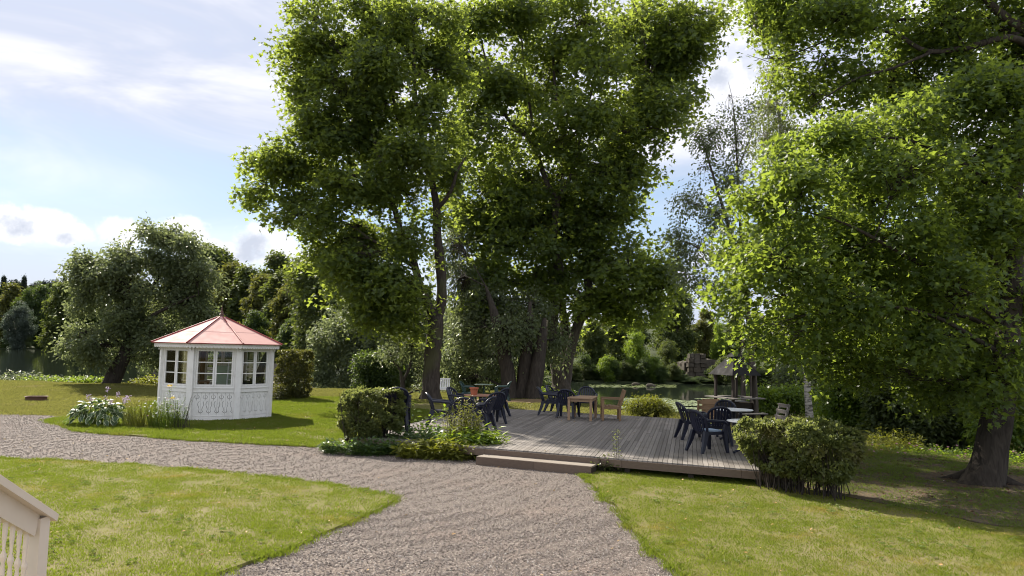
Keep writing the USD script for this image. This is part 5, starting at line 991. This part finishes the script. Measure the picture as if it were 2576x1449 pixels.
for k in range(5): chair(f'{nm[k]} navy chair of the stack beside the left hedge', tuple(stack0 + [.008 * k, -.045 * k, .062 * k]), -.12, 1, group='stacked navy chairs')

def round_table(name, label, loc, R, h, top, leg, foot='cross', group=None):
    t = thing(name, label, 'table', loc, .3, 1, group)
    mb = MB(); mb.lathe([(0, h - .03), (R - .02, h - .03), (R, h - .018), (R, h - .006), (R - .01, h), (0, h)], sides=32); part(t, 'tabletop', mb.get(), top, smooth=40)
    mb = MB(); mb.lathe([(.0, .06), (.06, .06), (.045, .12), (.035, .3), (.035, h - .12), (.06, h - .05), (.12, h - .03)], sides=12); part(t, 'pedestal', mb.get(), leg, smooth=50)
    for k in range(4):
        a = k * math.pi / 2; d = np.array([math.cos(a), math.sin(a), 0]); mb = MB(); mb.tube(catmull([d * .03 + [0, 0, .12], d * R * .5 + [0, 0, .075], d * R * .85 + [0, 0, .018]], 3), [.026] * 7, 6); part(t, 'foot', mb.get(), leg, smooth=True)
    return t
round_table('round_table', 'round table with a reddish top among the navy chairs on the left', on_deck(1207, 1058), .47, .72, 'table_red', 'plastic_navy')
round_table('round_table', 'dark green round table on the earth between deck and maples', on_ground(1219, 31.5), .40, .74, 'plastic_green', 'plastic_green')
round_table('round_table', 'white round table behind the arched chair at the right', on_deck(1846, 1106), .45, .72, 'plastic_white', 'plastic_navy')
rt = round_table('round_table', 'white round table half hidden by the right hedge', on_deck(1886, 1140), .46, .66, 'plastic_white', 'plastic_navy')
b_ = on_deck(1207, 1058); t = thing('flower_pot', 'terracotta pot on the reddish round table', 'pot', (b_[0] - .18, b_[1] - .1, DECK_Z + .724)); mb = MB(); mb.lathe([(0, 0), (.085, 0), (.115, .17), (.13, .17), (.135, .21), (.115, .21), (.10, .18), (0, .17)], sides=20); part(t, 'pot', mb.get(), 'terracotta', smooth=40); mb = MB(); mb.lathe([(0, .172), (.10, .178)], sides=20); part(t, 'earth', mb.get(), 'soil')
# pale wooden table
va = math.atan2(DECK_V[1], DECK_V[0]) - math.pi / 2
c_ = P(1466, 1000, 22.75); t = thing('wooden_table', 'pale wooden table with square legs in the middle of the deck', 'table', (c_[0], c_[1], DECK_Z + .003), va)
for k in range(6): mb = MB(); mb.box((-.31 + k * .124, 0, .645), (.121, 1.3, .028)); part(t, 'top_plank', mb.get(), 'pale_table')
for x in (-.32, .32):
    mb = MB(); mb.box((x, 0, .585), (.025, 1.12, .085)); part(t, 'apron', mb.get(), 'pale_table')
    for y in (-.59, .59): mb = MB(); mb.box((x, y, .315), (.07, .07, .63)); part(t, 'leg', mb.get(), 'pale_table')
for y in (-.59, .59): mb = MB(); mb.box((0, y, .585), (.565, .025, .085)); part(t, 'apron', mb.get(), 'pale_table')
def wooden_armchair(name, label, loc, rz, w, arms=True, mat='teak', legh=.42, backh=.90):
    t = thing(name, label, 'chair', loc, rz)
    for k in range(5): mb = MB(); mb.box((0, -.20 + k * .105, legh - .012 * abs(k - 2)), (w - .08, .085, .024)); part(t, 'seat_slat', mb.get(), mat)
    for s in (-1, 1):
        mb = MB(); mb.box((s * (w / 2 - .03), .25, .31 if arms else legh / 2), (.06, .07, .62 if arms else legh)); part(t, 'leg', mb.get(), mat)
        mb = MB(); mb.beam((s * (w / 2 - .03), -.25, 0), (s * (w / 2 - .03), -.25, legh), .05, .06, (0, 1, 0)); mb.beam((s * (w / 2 - .03), -.25, legh - .01), (s * (w / 2 - .03), -.40, backh), .05, .055, (0, 1, 0)); part(t, 'rear_leg', mb.get(), mat)
        mb = MB(); mb.box((s * (w / 2 - .03), 0, legh - .045), (.035, .44, .07)); part(t, 'rail', mb.get(), mat)
        if arms: mb = MB(); mb.box((s * (w / 2 - .03), -.01, .635), (.085, .60, .03)); part(t, 'armrest', mb.get(), mat)
    yb = lambda z: -.25 - .15 * (z - legh) / (backh - legh)
    if arms:
        for z in (backh - .05, legh + .12): mb = MB(); mb.box((0, yb(z), z), (w - .09, .03, .075)); part(t, 'back_rail', mb.get(), mat)
        for x in np.arange(-w / 2 + .12, w / 2 - .09, .085): mb = MB(); mb.beam((x, yb(legh + .155) - .002, legh + .155), (x, yb(backh - .09) - .002, backh - .09), .05, .014, (0, 1, 0)); part(t, 'back_slat', mb.get(), mat)
    else:
        for z in np.linspace(legh + .12, backh - .05, 3): mb = MB(); mb.box((0, yb(z) + .03, z), (w, .022, .10), rx=-.3); part(t, 'back_slat', mb.get(), mat)
    return t
q = on_deck(1536, 1056); wooden_armchair('wooden_armchair', 'brown wooden armchair with a slatted back beside the pale table', q, face(-.97, .06), .74)
q = on_ground(1777, 21.4); wooden_armchair('wooden_chair', 'nearer brown slatted wooden chair left of the barbecue hut', (q[0], q[1], q[2] + .14), face(.15, .95), .56, False)
q = on_ground(1783, 23.2); wooden_armchair('wooden_chair', 'farther brown slatted wooden chair left of the barbecue hut', (q[0], q[1], q[2] + .08), face(.1, 1), .5, False)
q = on_ground(1940, 20.6); wooden_armchair('wooden_chair', 'brown slatted wooden chair seen from the side right of the barbecue hut', (q[0], q[1], q[2] + .12), face(-1, -.2), .5, False, 'grey_wood')
t = thing('garden_bench', 'white slatted bench mostly hidden behind the thick maple trunk', 'bench', on_ground(1108, 34.8), face(.35, -1)); w = 1.15
for x in np.arange(-w / 2 + .05, w / 2, .085): mb = MB(); mb.beam((x, -.20, .40), (x, -.33, .86), .055, .016, (0, 1, 0)); part(t, 'back_slat', mb.get(), 'plastic_white')
for z, y in ((.88, -.335), (.46, -.205)): mb = MB(); mb.box((0, y, z), (w + .04, .03, .06)); part(t, 'back_rail', mb.get(), 'plastic_white')
for k in range(4): mb = MB(); mb.box((0, -.14 + k * .11, .41), (w, .09, .025)); part(t, 'seat_slat', mb.get(), 'plastic_white')
for x in (-w / 2 + .05, w / 2 - .05):
    for y in (-.17, .20): mb = MB(); mb.box((x, y, .2), (.06, .06, .4)); part(t, 'leg', mb.get(), 'plastic_white')

# ---------------------------------------------------------------- barbecue hut
p_ = P(1848, 1000, 24.0); t = thing('barbecue_hut', 'dark roofed barbecue stand with a wooden counter at the back right of the deck', 'hut', (p_[0], p_[1], .12), .42)
def pyr(z0, z1, r0, r1): 
    v = [[sx * r, sy * r, z] for r, z in ((r0, z0), (r1, z1)) for sx, sy in ((-1, -1), (1, -1), (1, 1), (-1, 1))]
    return np.array(v), [[0, 1, 5, 4], [1, 2, 6, 5], [2, 3, 7, 6], [3, 0, 4, 7], [3, 2, 1, 0], [4, 5, 6, 7]]
part(t, 'roof', pyr(1.56, 2.10, .58, .17), 'roof_felt'); part(t, 'roof_cap', pyr(2.13, 2.33, .20, .01), 'roof_felt')
mb = MB()
for sx in (-1, 1):
    for sy in (-1, 1): mb.box((sx * .13, sy * .13, 2.11), (.03, .03, .06))
part(t, 'cap_support', mb.get(), 'black_metal')
for sx in (-1, 1):
    for sy in (-1, 1): mb = MB(); mb.box((sx * .41, sy * .41, .78), (.075, .075, 1.57)); part(t, 'post', mb.get(), 'dark_wood')
for sx, sy, rz in ((0, -1, 0), (0, 1, 0), (-1, 0, math.pi / 2), (1, 0, math.pi / 2)):
    for k in range(3): mb = MB(); mb.box((sx * .38, sy * .38, .30 + k * .165), (.745, .022, .16), rz); part(t, 'side_board', mb.get(), 'dark_wood')
    for k in range(2): q = .50 + k * .125; mb = MB(); mb.box((sx * q, sy * q, .855), (1.26 if not sx else .84 + .0, .118, .032), rz); part(t, 'counter_plank', mb.get(), 'grey_wood')
mb = MB(); mb.box((0, 0, .74), (.66, .66, .02)); part(t, 'grate', mb.get(), 'black_metal')
mb = MB(); mb.box((.1, -.72, .40), (1.0, .22, .035)); part(t, 'low_shelf', mb.get(), 'grey_wood')
for x in (-.3, .5): mb = MB(); mb.box((x, -.72, .19), (.05, .18, .38)); part(t, 'shelf_leg', mb.get(), 'dark_wood')

# ---------------------------------------------------------------- jetty by the lake, wall across the water, shore stones, fire ring
j0 = P(388, 960, 44.5); t = thing('jetty', 'wooden jetty with plank railings behind the summerhouse', 'jetty', (j0[0], j0[1], 0), -.06); JL = 7.6
for k in range(int(JL / .15)): mb = MB(); mb.box((k * .15 + .07, 1.4, .02 + .002 * (k % 3)), (.14, 2.8, .035)); part(t, 'plank', mb.get(), 'grey_wood')
for yy in (0, 2.8):
    for k in range(6): mb = MB(); mb.box((k * JL / 5, yy, .12), (.11, .11, 1.84)); part(t, 'post', mb.get(), 'grey_wood')
    for z in (.42, .72, 1.04): mb = MB(); mb.box((JL / 2, yy - .07, z), (JL + .2, .028, .12)); part(t, 'rail', mb.get(), 'grey_wood')
t = thing('stone_wall', 'old bridge abutment of rough stone blocks across the water', 'wall', (*P(1752, 930, 80.5)[:2], -.7), .05); r = np.random.default_rng(4); z = 0
for row in range(6):
    hgt = r.uniform(.36, .52); x = -1.25 + r.uniform(-.1, .2) + row * .05
    while x < 1.0 - row * .05:
        L = r.uniform(.45, .95); m = trimesh.creation.box((L - .05, .9 + r.uniform(-.1, .12), hgt - .04)); m = m.subdivide().subdivide(); v = m.vertices * 1.0; v += (meshkit.noise(v * 3 + row * 7 + x, 3)[:, None] - .5) * .13; part(t, 'stone', (v + [x + L / 2, 0, z + hgt / 2], m.faces), 'stone', smooth=35); x += L
    z += hgt
mb = MB(); m = trimesh.creation.box((5.5, 3.0, 2.3)).subdivide().subdivide().subdivide(); v = m.vertices.copy(); v[:, 2] *= 1 - .35 * np.abs(v[:, 0] / 3.3); v += (meshkit.fbm(v * 1.2, 3, 2)[:, None] - .5) * .5; part(t, 'rear_fill', (v + [1.6, 2.0, 1.2], m.faces), 'stone', smooth=40)
for px, py, s, lab in ((1600, 967, .32, 'reddish boulder at the waterline across the lake'), (1637, 970, .34, 'pale flat boulder right of the reddish one across the lake')):
    q = G(px, py + 3, WATER_Z); m = trimesh.creation.icosphere(2, 1.0); v = m.vertices * (1 + .35 * (meshkit.noise(m.vertices * 1.6 + px, 1)[:, None] - .5)) * np.array([1.3, .8, .55]) * s
    tag(part('/World', 'boulder', (v + [q[0], q[1], WATER_Z + .1], m.faces), 'stone', smooth=True), lab, 'boulder')
p_ = G(91, 1006, 0); t = thing('fire_ring', 'low rusty round fire ring on the tan lawn at the left', 'fire ring', (p_[0], p_[1], float(terrain(np.array([p_[0]]), np.array([p_[1]]))[0])))
mb = MB(); mb.lathe([(.36, -.02), (.36, .15), (.40, .155), (.40, .165), (.335, .165), (.335, .0)], sides=24); part(t, 'ring', mb.get(), 'rust', smooth=40); mb = MB(); mb.lathe([(0, .03), (.335, .02)], sides=24); part(t, 'ash_bed', mb.get(), 'soil')

# ---------------------------------------------------------------- stair railing in the lower left corner
py0, py1 = 4.60, 3.2
pz = lambda px, py, y: P(px, py, y)
top = pz(113, 1288, py0); x0 = pz(95, 1300, py0)[0]; zt = top[2]
t = thing('stair_railing', 'cream painted wooden stair railing with turned balusters in the lower left corner', 'railing', (x0, py0, 0))
slope = (pz(0, 1222, 4.08)[2] - zt) / (py0 - 4.08); lx = (pz(-6, 1215, 4.08)[0] - x0) / (py0 - 4.08)
def rl(d, dz=0.0, dx=0.0): return np.array([lx * d + dx, -d, zt + slope * d + dz])      # d metres towards the house
mb = MB(); mb.box((0, 0, (zt - .03) / 2), (.095, .095, zt - .03)); part(t, 'newel_post', mb.get(), 'cream_paint')
mb = MB(); mb.beam(rl(-.12, -.004), rl(1.7, -.004), .135, .042); part(t, 'handrail', mb.get(), 'cream_paint')
mb = MB(); mb.beam(rl(.05, -.092), rl(1.7, -.092), .045, .125); part(t, 'side_board', mb.get(), 'cream_paint')
mb = MB(); mb.beam(rl(.05, -.95), rl(1.7, -.95), .06, .09); part(t, 'bottom_rail', mb.get(), 'cream_paint')
for k in range(1, 15):
    d = .045 + k * .088; zt_, zb_ = rl(d, -.15), rl(d, -.91); mb = MB(); Lb = zt_[2] - zb_[2]
    prof = [(.014, 0), (.014, .08), (.009, .11), (.015, .16), (.018, .30), (.016, .50), (.012, .66), (.009, .70), (.017, .735), (.017, .755), (.007, .79), (.010, .87), (.013, .90), (.013, 1)]
    mb.lathe([(a, b * Lb) for a, b in prof], (zb_[0], zb_[1], zb_[2]), 10); part(t, 'baluster', mb.get(), 'cream_paint', smooth=50)

# ---------------------------------------------------------------- hedges, beds, flowers
def hedge(name, label, a, b, width, z0, z1, mat, n, size, seed, stems=40, round_=.3, group=None, kind='oval', lower=.2, rough=.62):
    """A clipped hedge from a to b: a leafy block on many bare stems."""
    a, b = np.array([*a[:2], 0.0]), np.array([*b[:2], 0.0]); L = np.linalg.norm(b - a); t = (b - a) / L; s = np.array([-t[1], t[0], 0]); r = np.random.default_rng(seed)
    mid = (a + b) / 2; root = thing(name, label, 'hedge', (mid[0], mid[1], 0), 0, 1, group); m = n * 5
    u = r.uniform(-1, 1, (m, 3)); face_ = r.integers(0, 3, m); sg = r.choice([-1, 1], m); shell = r.uniform(size=m) < .72; u[np.arange(m)[shell], face_[shell]] = (sg * (1 - r.exponential(.20, m)))[shell]; u = np.clip(u, -1, 1)
    p = unit(u) * np.linalg.norm(u, axis=1, keepdims=True) * (1 - round_ * np.clip(np.linalg.norm(u, axis=1, keepdims=True) - 1, 0, 1))
    q = p[:, :1] * L / 2 * t + p[:, 1:2] * width / 2 * s + np.array([0, 0, 1]) * ((z0 + z1) / 2 + p[:, 2:] * (z1 - z0) / 2)
    tp = .82 + .22 * np.clip((q[:, 2:] - z0) / (z1 - z0), 0, 1) ** .8; q[:, :2] *= (tp if lower > .1 else 1.0)
    w = q + mid; nz = meshkit.fbm(w * 2.1, 3, seed); q += (nz[:, None] - .5) * rough * unit(p) * np.array([1, 1, .8]); thin = np.clip((q[:, 2] - z0) / (lower * (z1 - z0)), .08, 1)
    ok = (meshkit.fbm(w * 5.0, 2, seed + 4) > .47) & (r.uniform(size=m) < thin); q, p = q[ok][:n], p[ok][:n]
    out = unit(p * np.array([1, 1, 1])); out = out[:, :1] * t + out[:, 1:2] * s + out[:, 2:] * np.array([0, 0, 1.0])
    ax = out * .6 + r.normal(0, .7, q.shape); ax[:, 2] += .35; nn = out * .5 + np.array([0, 0, .4]) + r.normal(0, .8, q.shape)
    tag(part(root, 'foliage', leaves(q, nn, ax, size * r.uniform(.6, 1.3, len(q)), kind), mat), kind='stuff')
    k = stems; sx = r.uniform(-1, 1, k); foot = sx[:, None] * (L / 2 - .1) * t * (.80 if lower > .1 else .92) + r.normal(0, .14 * width, (k, 1)) * s; tip = foot * .95 + r.normal(0, .10, (k, 1)) * t + r.normal(0, .22 * width, (k, 1)) * s + np.array([0, 0, 1]) * r.uniform(z0 + .3 * (z1 - z0), z1 - .05, (k, 1)); foot[:, 2] = -.04
    mb = MB(); mb.add(*sticks(foot, tip, .011, .005, 0)); tw = r.integers(0, len(q), 5 * k); j = r.integers(0, k, 5 * k); fr_ = r.uniform(.4, .95, (5 * k, 1)); st = foot[j] * (1 - fr_) + tip[j] * fr_; near = np.linalg.norm(q[tw] - st, axis=1) < .6; mb.add(*sticks(st[near], q[tw][near], .005, .002, .02)); tag(part(root, 'stems', mb.get(), 'bark_maple'), kind='stuff')
    return root
def dp(s, off): q = DECK_O + DECK_E * s + np.array([-DECK_E[1], DECK_E[0]]) * off; return q
hedge('hedge', 'waist-high loose hedge at the left corner of the deck beside the stacked chairs', G(846, 1126), G(1012, 1136), .95, .26, 1.40, 'leaf_hedge', 13500, .078, 41, 85, .55, lower=.3)
h0, h1 = G(1870, 1220), G(2172, 1272); hedge('hedge', 'long loose hedge in front of the right end of the deck', h0, h1, .95, .22, 1.24, 'leaf_hedge', 16000, .078, 42, 120, .5, lower=.25)
hedge('clipped_hedge', 'tall square clipped hedge right of the summerhouse', P(702, 1000, 32.5), P(772, 1000, 32.3), 1.15, .05, 2.08, 'leaf_clipped', 12000, .090, 43, 40, .10, lower=.05, rough=.22)
b_ = P(697, 990, 31.2); bl = np.array([[b_[0], b_[1], .30, .50, .45, .34]]); tree('round_shrub', 'small rounded clipped shrub at the foot of the tall hedge', 'shrub', (b_[0], b_[1], 0), [(np.array([[b_[0], b_[1], -.1], [b_[0], b_[1], .15], [b_[0] + .05, b_[1], .35]]), np.array([.05, .04, .02]))], bl, 'leaf_clipped', 'bark_dark', 3500, .065, 'oval', 44, twig=.1, branch_r=.02, rad=.12, gap=.1, shell=.8)

# hosta: every large leaf its own piece
def hosta_leaf(L, W, r):
    n, m = 6, 5; v, uv = [], []
    for i in range(n):
        y = i / (n - 1); w = W * math.sin(math.pi * min(1, .06 + y * .94)) ** .75 * (1.15 - .45 * y) if y < 1 else 0
        for j in range(m):
            u = j / (m - 1); x = (u - .5) * 2 * w; z = .16 * L * math.sin(y * 2.4) - .42 * L * y * y + .16 * abs(u - .5) * W + .012 * math.sin(9 * y + 3 * j); v.append((x, y * L, z)); uv.append((u, y))
    q = [[i * m + j, i * m + j + 1, (i + 1) * m + j + 1, (i + 1) * m + j] for i in range(n - 1) for j in range(m - 1)]
    return np.array(v), np.array(q), np.array(uv)
def hosta():
    c = G(247, 1072); root = thing('hosta', 'large hosta with white-edged leaves and lilac flower spikes by the gravel', 'plant', (c[0], c[1], .02)); r = np.random.default_rng(9)
    for k in range(185):
        q = math.sqrt(r.uniform(.0, 1)); a = r.uniform(0, 6.283); ex, ey = .90, .62; px_, py_ = ex * q * math.cos(a) * .80, ey * q * math.sin(a) * .80; hz = .66 * math.sqrt(max(0, 1 - q * q * .92)) * r.uniform(.75, 1.05)
        L = r.uniform(.17, .27); v, f, uv = hosta_leaf(L, L * r.uniform(.30, .38), r); yaw = a - math.pi / 2 + r.normal(0, .4); pitch = .55 - 1.15 * q + r.normal(0, .25); v = v @ rot(pitch, r.normal(0, .25), yaw).T + [px_, py_, hz]; v[:, 2] = np.maximum(v[:, 2], .01)
        part(root, 'leaf', (v, f), 'leaf_hosta', smooth=True, uv=uv)
    st = r.uniform(-1, 1, (70, 2)) * [.5, .35]; en = st * 1.5; mb = MB(); mb.add(*sticks(np.c_[st * .3, np.zeros(70)], np.c_[en, r.uniform(.25, .55, 70)], .008, .005)); part(root, 'stalks', mb.get(), 'leaf_ivy')
    for k, (px, py) in enumerate(((401 * .3707, 0),)): pass
    for px, h in ((213, .84), (230, .74), (268, 1.06), (252, .80), (300, .92), (312, .82), (285, .72), (318, .80), (306, .76)):
        q = P(px, 1060, c[1] - .0) - np.array([c[0], c[1], 0]); x, y = q[0], r.uniform(-.2, .3); part(root, 'flower_stem', tube([[x * .6, y, .1], [x * .9, y, h * .7], [x, y, h]], [.006, .005, .003], 5), 'leaf_ivy')
        n = 34; cc = np.c_[r.normal(x, .028, n), r.normal(y, .028, n), h - r.uniform(0, .15, n)]; part(root, 'flower_spike', leaves(cc, r.normal(size=(n, 3)), np.c_[r.normal(0, 1, (n, 2)), -r.uniform(.2, 1, n)], np.full(n, .042), 'oval'), 'petal_lilac')
hosta()
def herbs(name, label, cat, c, ext, h, n_stem, n_leaf, size, mat, seed, kind='oval', flowers=None, lean=.15, low=.0, stem_mat=None, group=None):
    """A clump of leafy stems."""
    r = np.random.default_rng(seed); root = thing(name, label, cat, c, 0, 1, group)
    q = np.sqrt(r.uniform(size=n_stem)); a = r.uniform(0, 6.283, n_stem); f = np.c_[ext[0] * q * np.cos(a), ext[1] * q * np.sin(a), np.zeros(n_stem)]; hh = h * r.uniform(.45, 1.1, n_stem) * (1 - .35 * q ** 2); tip = f + np.c_[r.normal(0, lean, (n_stem, 2)) * hh[:, None] + f[:, :2] * .15, hh]
    tag(part(root, 'stems', sticks(f, tip, .006, .0025, 0), stem_mat or mat), kind='stuff'); k = r.integers(0, n_stem, n_leaf); t = r.uniform(low, 1, (n_leaf, 1)); p = f[k] * (1 - t) + tip[k] * t + r.normal(0, .012, (n_leaf, 3)); ax = np.c_[r.normal(0, 1, (n_leaf, 2)), r.normal(.25, .4, n_leaf)]; p = p + .3 * size * ax; p[:, 2] = np.maximum(p[:, 2], .01)
    tag(part(root, 'foliage', leaves(p, np.c_[r.normal(0, .45, (n_leaf, 2)), np.ones(n_leaf)], ax, size * r.uniform(.5, 1.3, n_leaf), kind), mat), kind='stuff')
    if flowers:
        for fm, nf, fs in flowers:
            for i_ in r.choice(n_stem, min(nf, n_stem), False):
                w = 8; an = np.arange(w) * 2 * math.pi / w; d = np.c_[np.cos(an), np.sin(an), np.full(w, .15)]; part(root, 'flower', leaves(np.repeat(tip[i_][None] + [0, 0, .01], w, 0), np.tile([[0, -.5, 1.0]], (w, 1)) + r.normal(0, .1, (w, 3)), d, np.full(w, fs), 'oval'), fm)
    return root
def gp(px, py, z=0.0): q = G(px, py, z); return (q[0], q[1], z)
herbs('meadow_plant', 'yellow-green flowering weeds between the hosta and the summerhouse', 'plant', gp(362, 1072, .03), (.55, .35), .72, 230, 3600, .045, 'leaf_yellow', 51, 'willow', [('petal_white', 14, .025)])
herbs('daisy_clump', 'clump of white daisies at the left corner of the summerhouse', 'flowers', gp(418, 1076, .03), (.45, .28), .85, 150, 2600, .045, 'leaf_bright', 52, 'willow', [('petal_white', 46, .034), ('petal_pink', 5, .03)])
herbs('lily_plant', 'single pale yellow lily flower standing above the daisies', 'flower', gp(424, 1072, .03), (.04, .04), 1.12, 3, 60, .09, 'leaf_bright', 53, 'willow', [('petal_yellow', 2, .085)], lean=.03)
herbs('dry_stalks', 'thin dry flower stalks in front of the left summerhouse panel', 'plant', gp(452, 1078, .03), (.28, .12), .95, 26, 240, .035, 'leaf_ivy', 54, 'willow', None, stem_mat='bark_dark')
herbs('ivy_patch', 'dark glossy creeper at the foot of the left hedge', 'plant', gp(925, 1142, .02), (.95, .24), .36, 190, 2200, .085, 'leaf_ivy', 55)
herbs('creeper_patch', 'broad-leaved creeper in the bed between left hedge and step', 'plant', gp(1080, 1134, .02), (.95, .46), .58, 230, 3500, .10, 'leaf_ivy', 56)
herbs('sapling', 'young sapling with large pale-backed leaves in front of the lone navy chair', 'plant', gp(1076, 1126, .02), (.12, .08), 1.12, 8, 170, .125, 'leaf_bright', 57, 'oval', None, .18, .15, 'bark_maple')
herbs('sapling', 'low leafy shoots to the left of the taller sapling', 'plant', gp(1040, 1122, .02), (.12, .08), .92, 5, 70, .10, 'leaf_ivy', 58, 'oval', None, .3, .2, 'bark_maple')
herbs('tall_weed', 'tall bushy weed with tiny leaves in front of the round reddish table', 'plant', gp(1160, 1142, .02), (.36, .24), 1.2, 80, 4800, .048, 'leaf_yellow', 59, 'oval', None, .14, .2, 'bark_maple')
herbs('grass_clump', 'tuft of long grass beside the left end of the step', 'grass clump', gp(1190, 1146, .02), (.52, .28), .62, 380, 3000, .19, 'leaf_bright', 60, 'willow', None, .35)
herbs('grass_clump', 'long yellowing grass along the gravel below the creeper', 'grass clump', gp(1105, 1152, .02), (.8, .20), .42, 400, 2600, .15, 'leaf_yellow', 61, 'willow', None, .35)
herbs('rose_stem', 'thin climbing stem with few leaves at the right end of the step', 'plant', gp(1552, 1186, .03), (.05, .04), 1.12, 3, 80, .05, 'leaf_hedge', 62, 'oval', None, .06, .3, 'bark_dark')
herbs('low_plant', 'low brownish plant with dead leaves at the right end of the step', 'plant', gp(1540, 1186, .03), (.34, .16), .34, 60, 520, .065, 'leaf_hedge', 63, 'oval', None, .3, 0, 'bark_dark')
herbs('ground_cover', 'sunlit low ground cover beyond the lawn edge left of the near maple', 'plant', (*P(2340, 1140, 18.6)[:2], -.2), (2.2, .9), .42, 700, 5200, .07, 'leaf_bright', 64, 'oval', [('petal_pink', 40, .035)])
herbs('ground_cover', 'sunlit low ground cover to the right of the near maple trunk', 'plant', (*P(2570, 1150, 17.2)[:2], -.2), (1.2, .7), .5, 300, 2600, .075, 'leaf_bright', 65, 'oval', [('petal_pink', 24, .035)])
herbs('tall_weed', 'reddish green weeds at the foot of the dark bushes behind the right hedge', 'plant', (*P(2235, 1120, 19.6)[:2], -.15), (.9, .4), .75, 140, 1700, .10, 'leaf_yellow', 66, 'willow')
for k, (px, y, ex, h, mat, lab) in enumerate(((40, 43.0, 2.6, .8, 'leaf_silver', 'pale tall shore weeds at the left edge by the water'), (160, 42.6, 2.2, .55, 'leaf_bright', 'low bright green shore weeds left of the leaning willow'), (235, 41.4, 1.3, .50, 'leaf_bright', 'shore grass at the foot of the leaning willow'), (395, 41.8, 1.2, .75, 'leaf_yellow', 'shore weeds between the willow trunk and the jetty'), (820, 43.8, 2.0, .85, 'leaf_silver', 'grey-green shore weeds right of the tall clipped hedge'), (1390, 41.2, 1.2, .6, 'leaf_bright', 'fresh green shore weeds left of the many-stemmed maple'), (1230, 43.0, 1.6, .6, 'leaf_dark', 'dark shore weeds behind the round garden table'))):
    q = P(px, 900, y); herbs('shore_weeds', lab, 'weeds', (q[0], q[1], float(terrain(np.array([q[0]]), np.array([q[1]]))[0])), (ex, .7), h, 260, 2600, .16, mat, 70 + k, 'oval')

# water lilies, uncountable on the near water
r = np.random.default_rng(12); n = 5200; pxs, pys = r.uniform(1560, 1840, n), 1002 + 58 * r.uniform(size=n) ** 1.0
pts = np.array([G(a, b, WATER_Z) for a, b in zip(pxs, pys)]); dens = meshkit.fbm(np.c_[pts[:, :2] * .35, 0 * pts[:, 0]], 3, 2); pts = pts[dens > .36]
pts = pts[lake_distance(pts[:, :2]) < .2]; pts[:, 2] = WATER_Z + .006 + r.uniform(0, .02, len(pts))
extra = np.array([G(a, b, WATER_Z) for a, b in zip(r.uniform(1480, 1700, 500), r.uniform(968, 975, 500))]); extra[:, 2] += .01; extra2 = np.array([G(a, b, WATER_Z) for a, b in zip(r.uniform(380, 480, 500), r.uniform(903, 910, 500))]); extra2[:, 2] += .01; extra3 = np.array([G(a, b, WATER_Z) for a, b in zip(r.uniform(1850, 1900, 400), r.uniform(1000, 1012, 400))]); extra3[:, 2] += .01
pts = np.vstack([pts, extra, extra3]); an = np.linspace(.25, 6.03, 9)
def pad(seed):
    q = np.random.default_rng(seed); v = np.vstack([[0, 0, 0], np.c_[np.cos(an), np.sin(an), q.uniform(-.02, .10, 9)]]) * .12; return v, np.array([[0, k, k + 1] for k in range(1, 9)])
scatter('water_lilies', 'mat of pale green water lily pads on the lake behind the deck', 'water lilies', pts, [pad(1), pad(2), pad(3)], 'lily', (.6, 1.4), seed=13)

# fallen leaves
def fallen(shape, n, z, seed, size, name, label, mat):
    p = fill(shape, 60, seed, 24); r = np.random.default_rng(seed + 1); p = p[r.permutation(len(p))[:n]]; n = len(p); a = r.uniform(0, 6.283, n)
    m = leaves(np.c_[p, np.full(n, z)], np.c_[r.normal(0, .35, (n, 2)), np.ones(n)], np.c_[np.cos(a), np.sin(a), np.zeros(n)], size * r.uniform(.5, 1.4, n), 'oval')
    return struct(name, m, mat, label=label, kind='stuff', cat='leaves')
fallen(unary_union([left_lawn, right_lawn.difference(bed_right), gaz_lawn]), 360, LAWN_Z + .024, 81, .042, 'fallen_leaves', 'scattered pale and yellow fallen leaves on the lawns', 'leaf_fallen')
fallen(vis_path, 130, .03, 82, .05, 'fallen_leaves', 'few yellow fallen leaves on the gravel', 'leaf_fallen')
fallen(bed_right, 1500, LAWN_Z + .016, 83, .06, 'leaf_litter', 'brown leaf litter on the bare earth under the right hedge and maple', 'leaf_litter')
fallen(bed_left, 260, .03, 84, .06, 'leaf_litter', 'brown leaf litter in the bed by the left hedge', 'leaf_litter')
fallen(deck_poly, 160, DECK_Z + .012, 85, .04, 'fallen_leaves', 'small dry leaves lying on the deck planks', 'leaf_fallen')
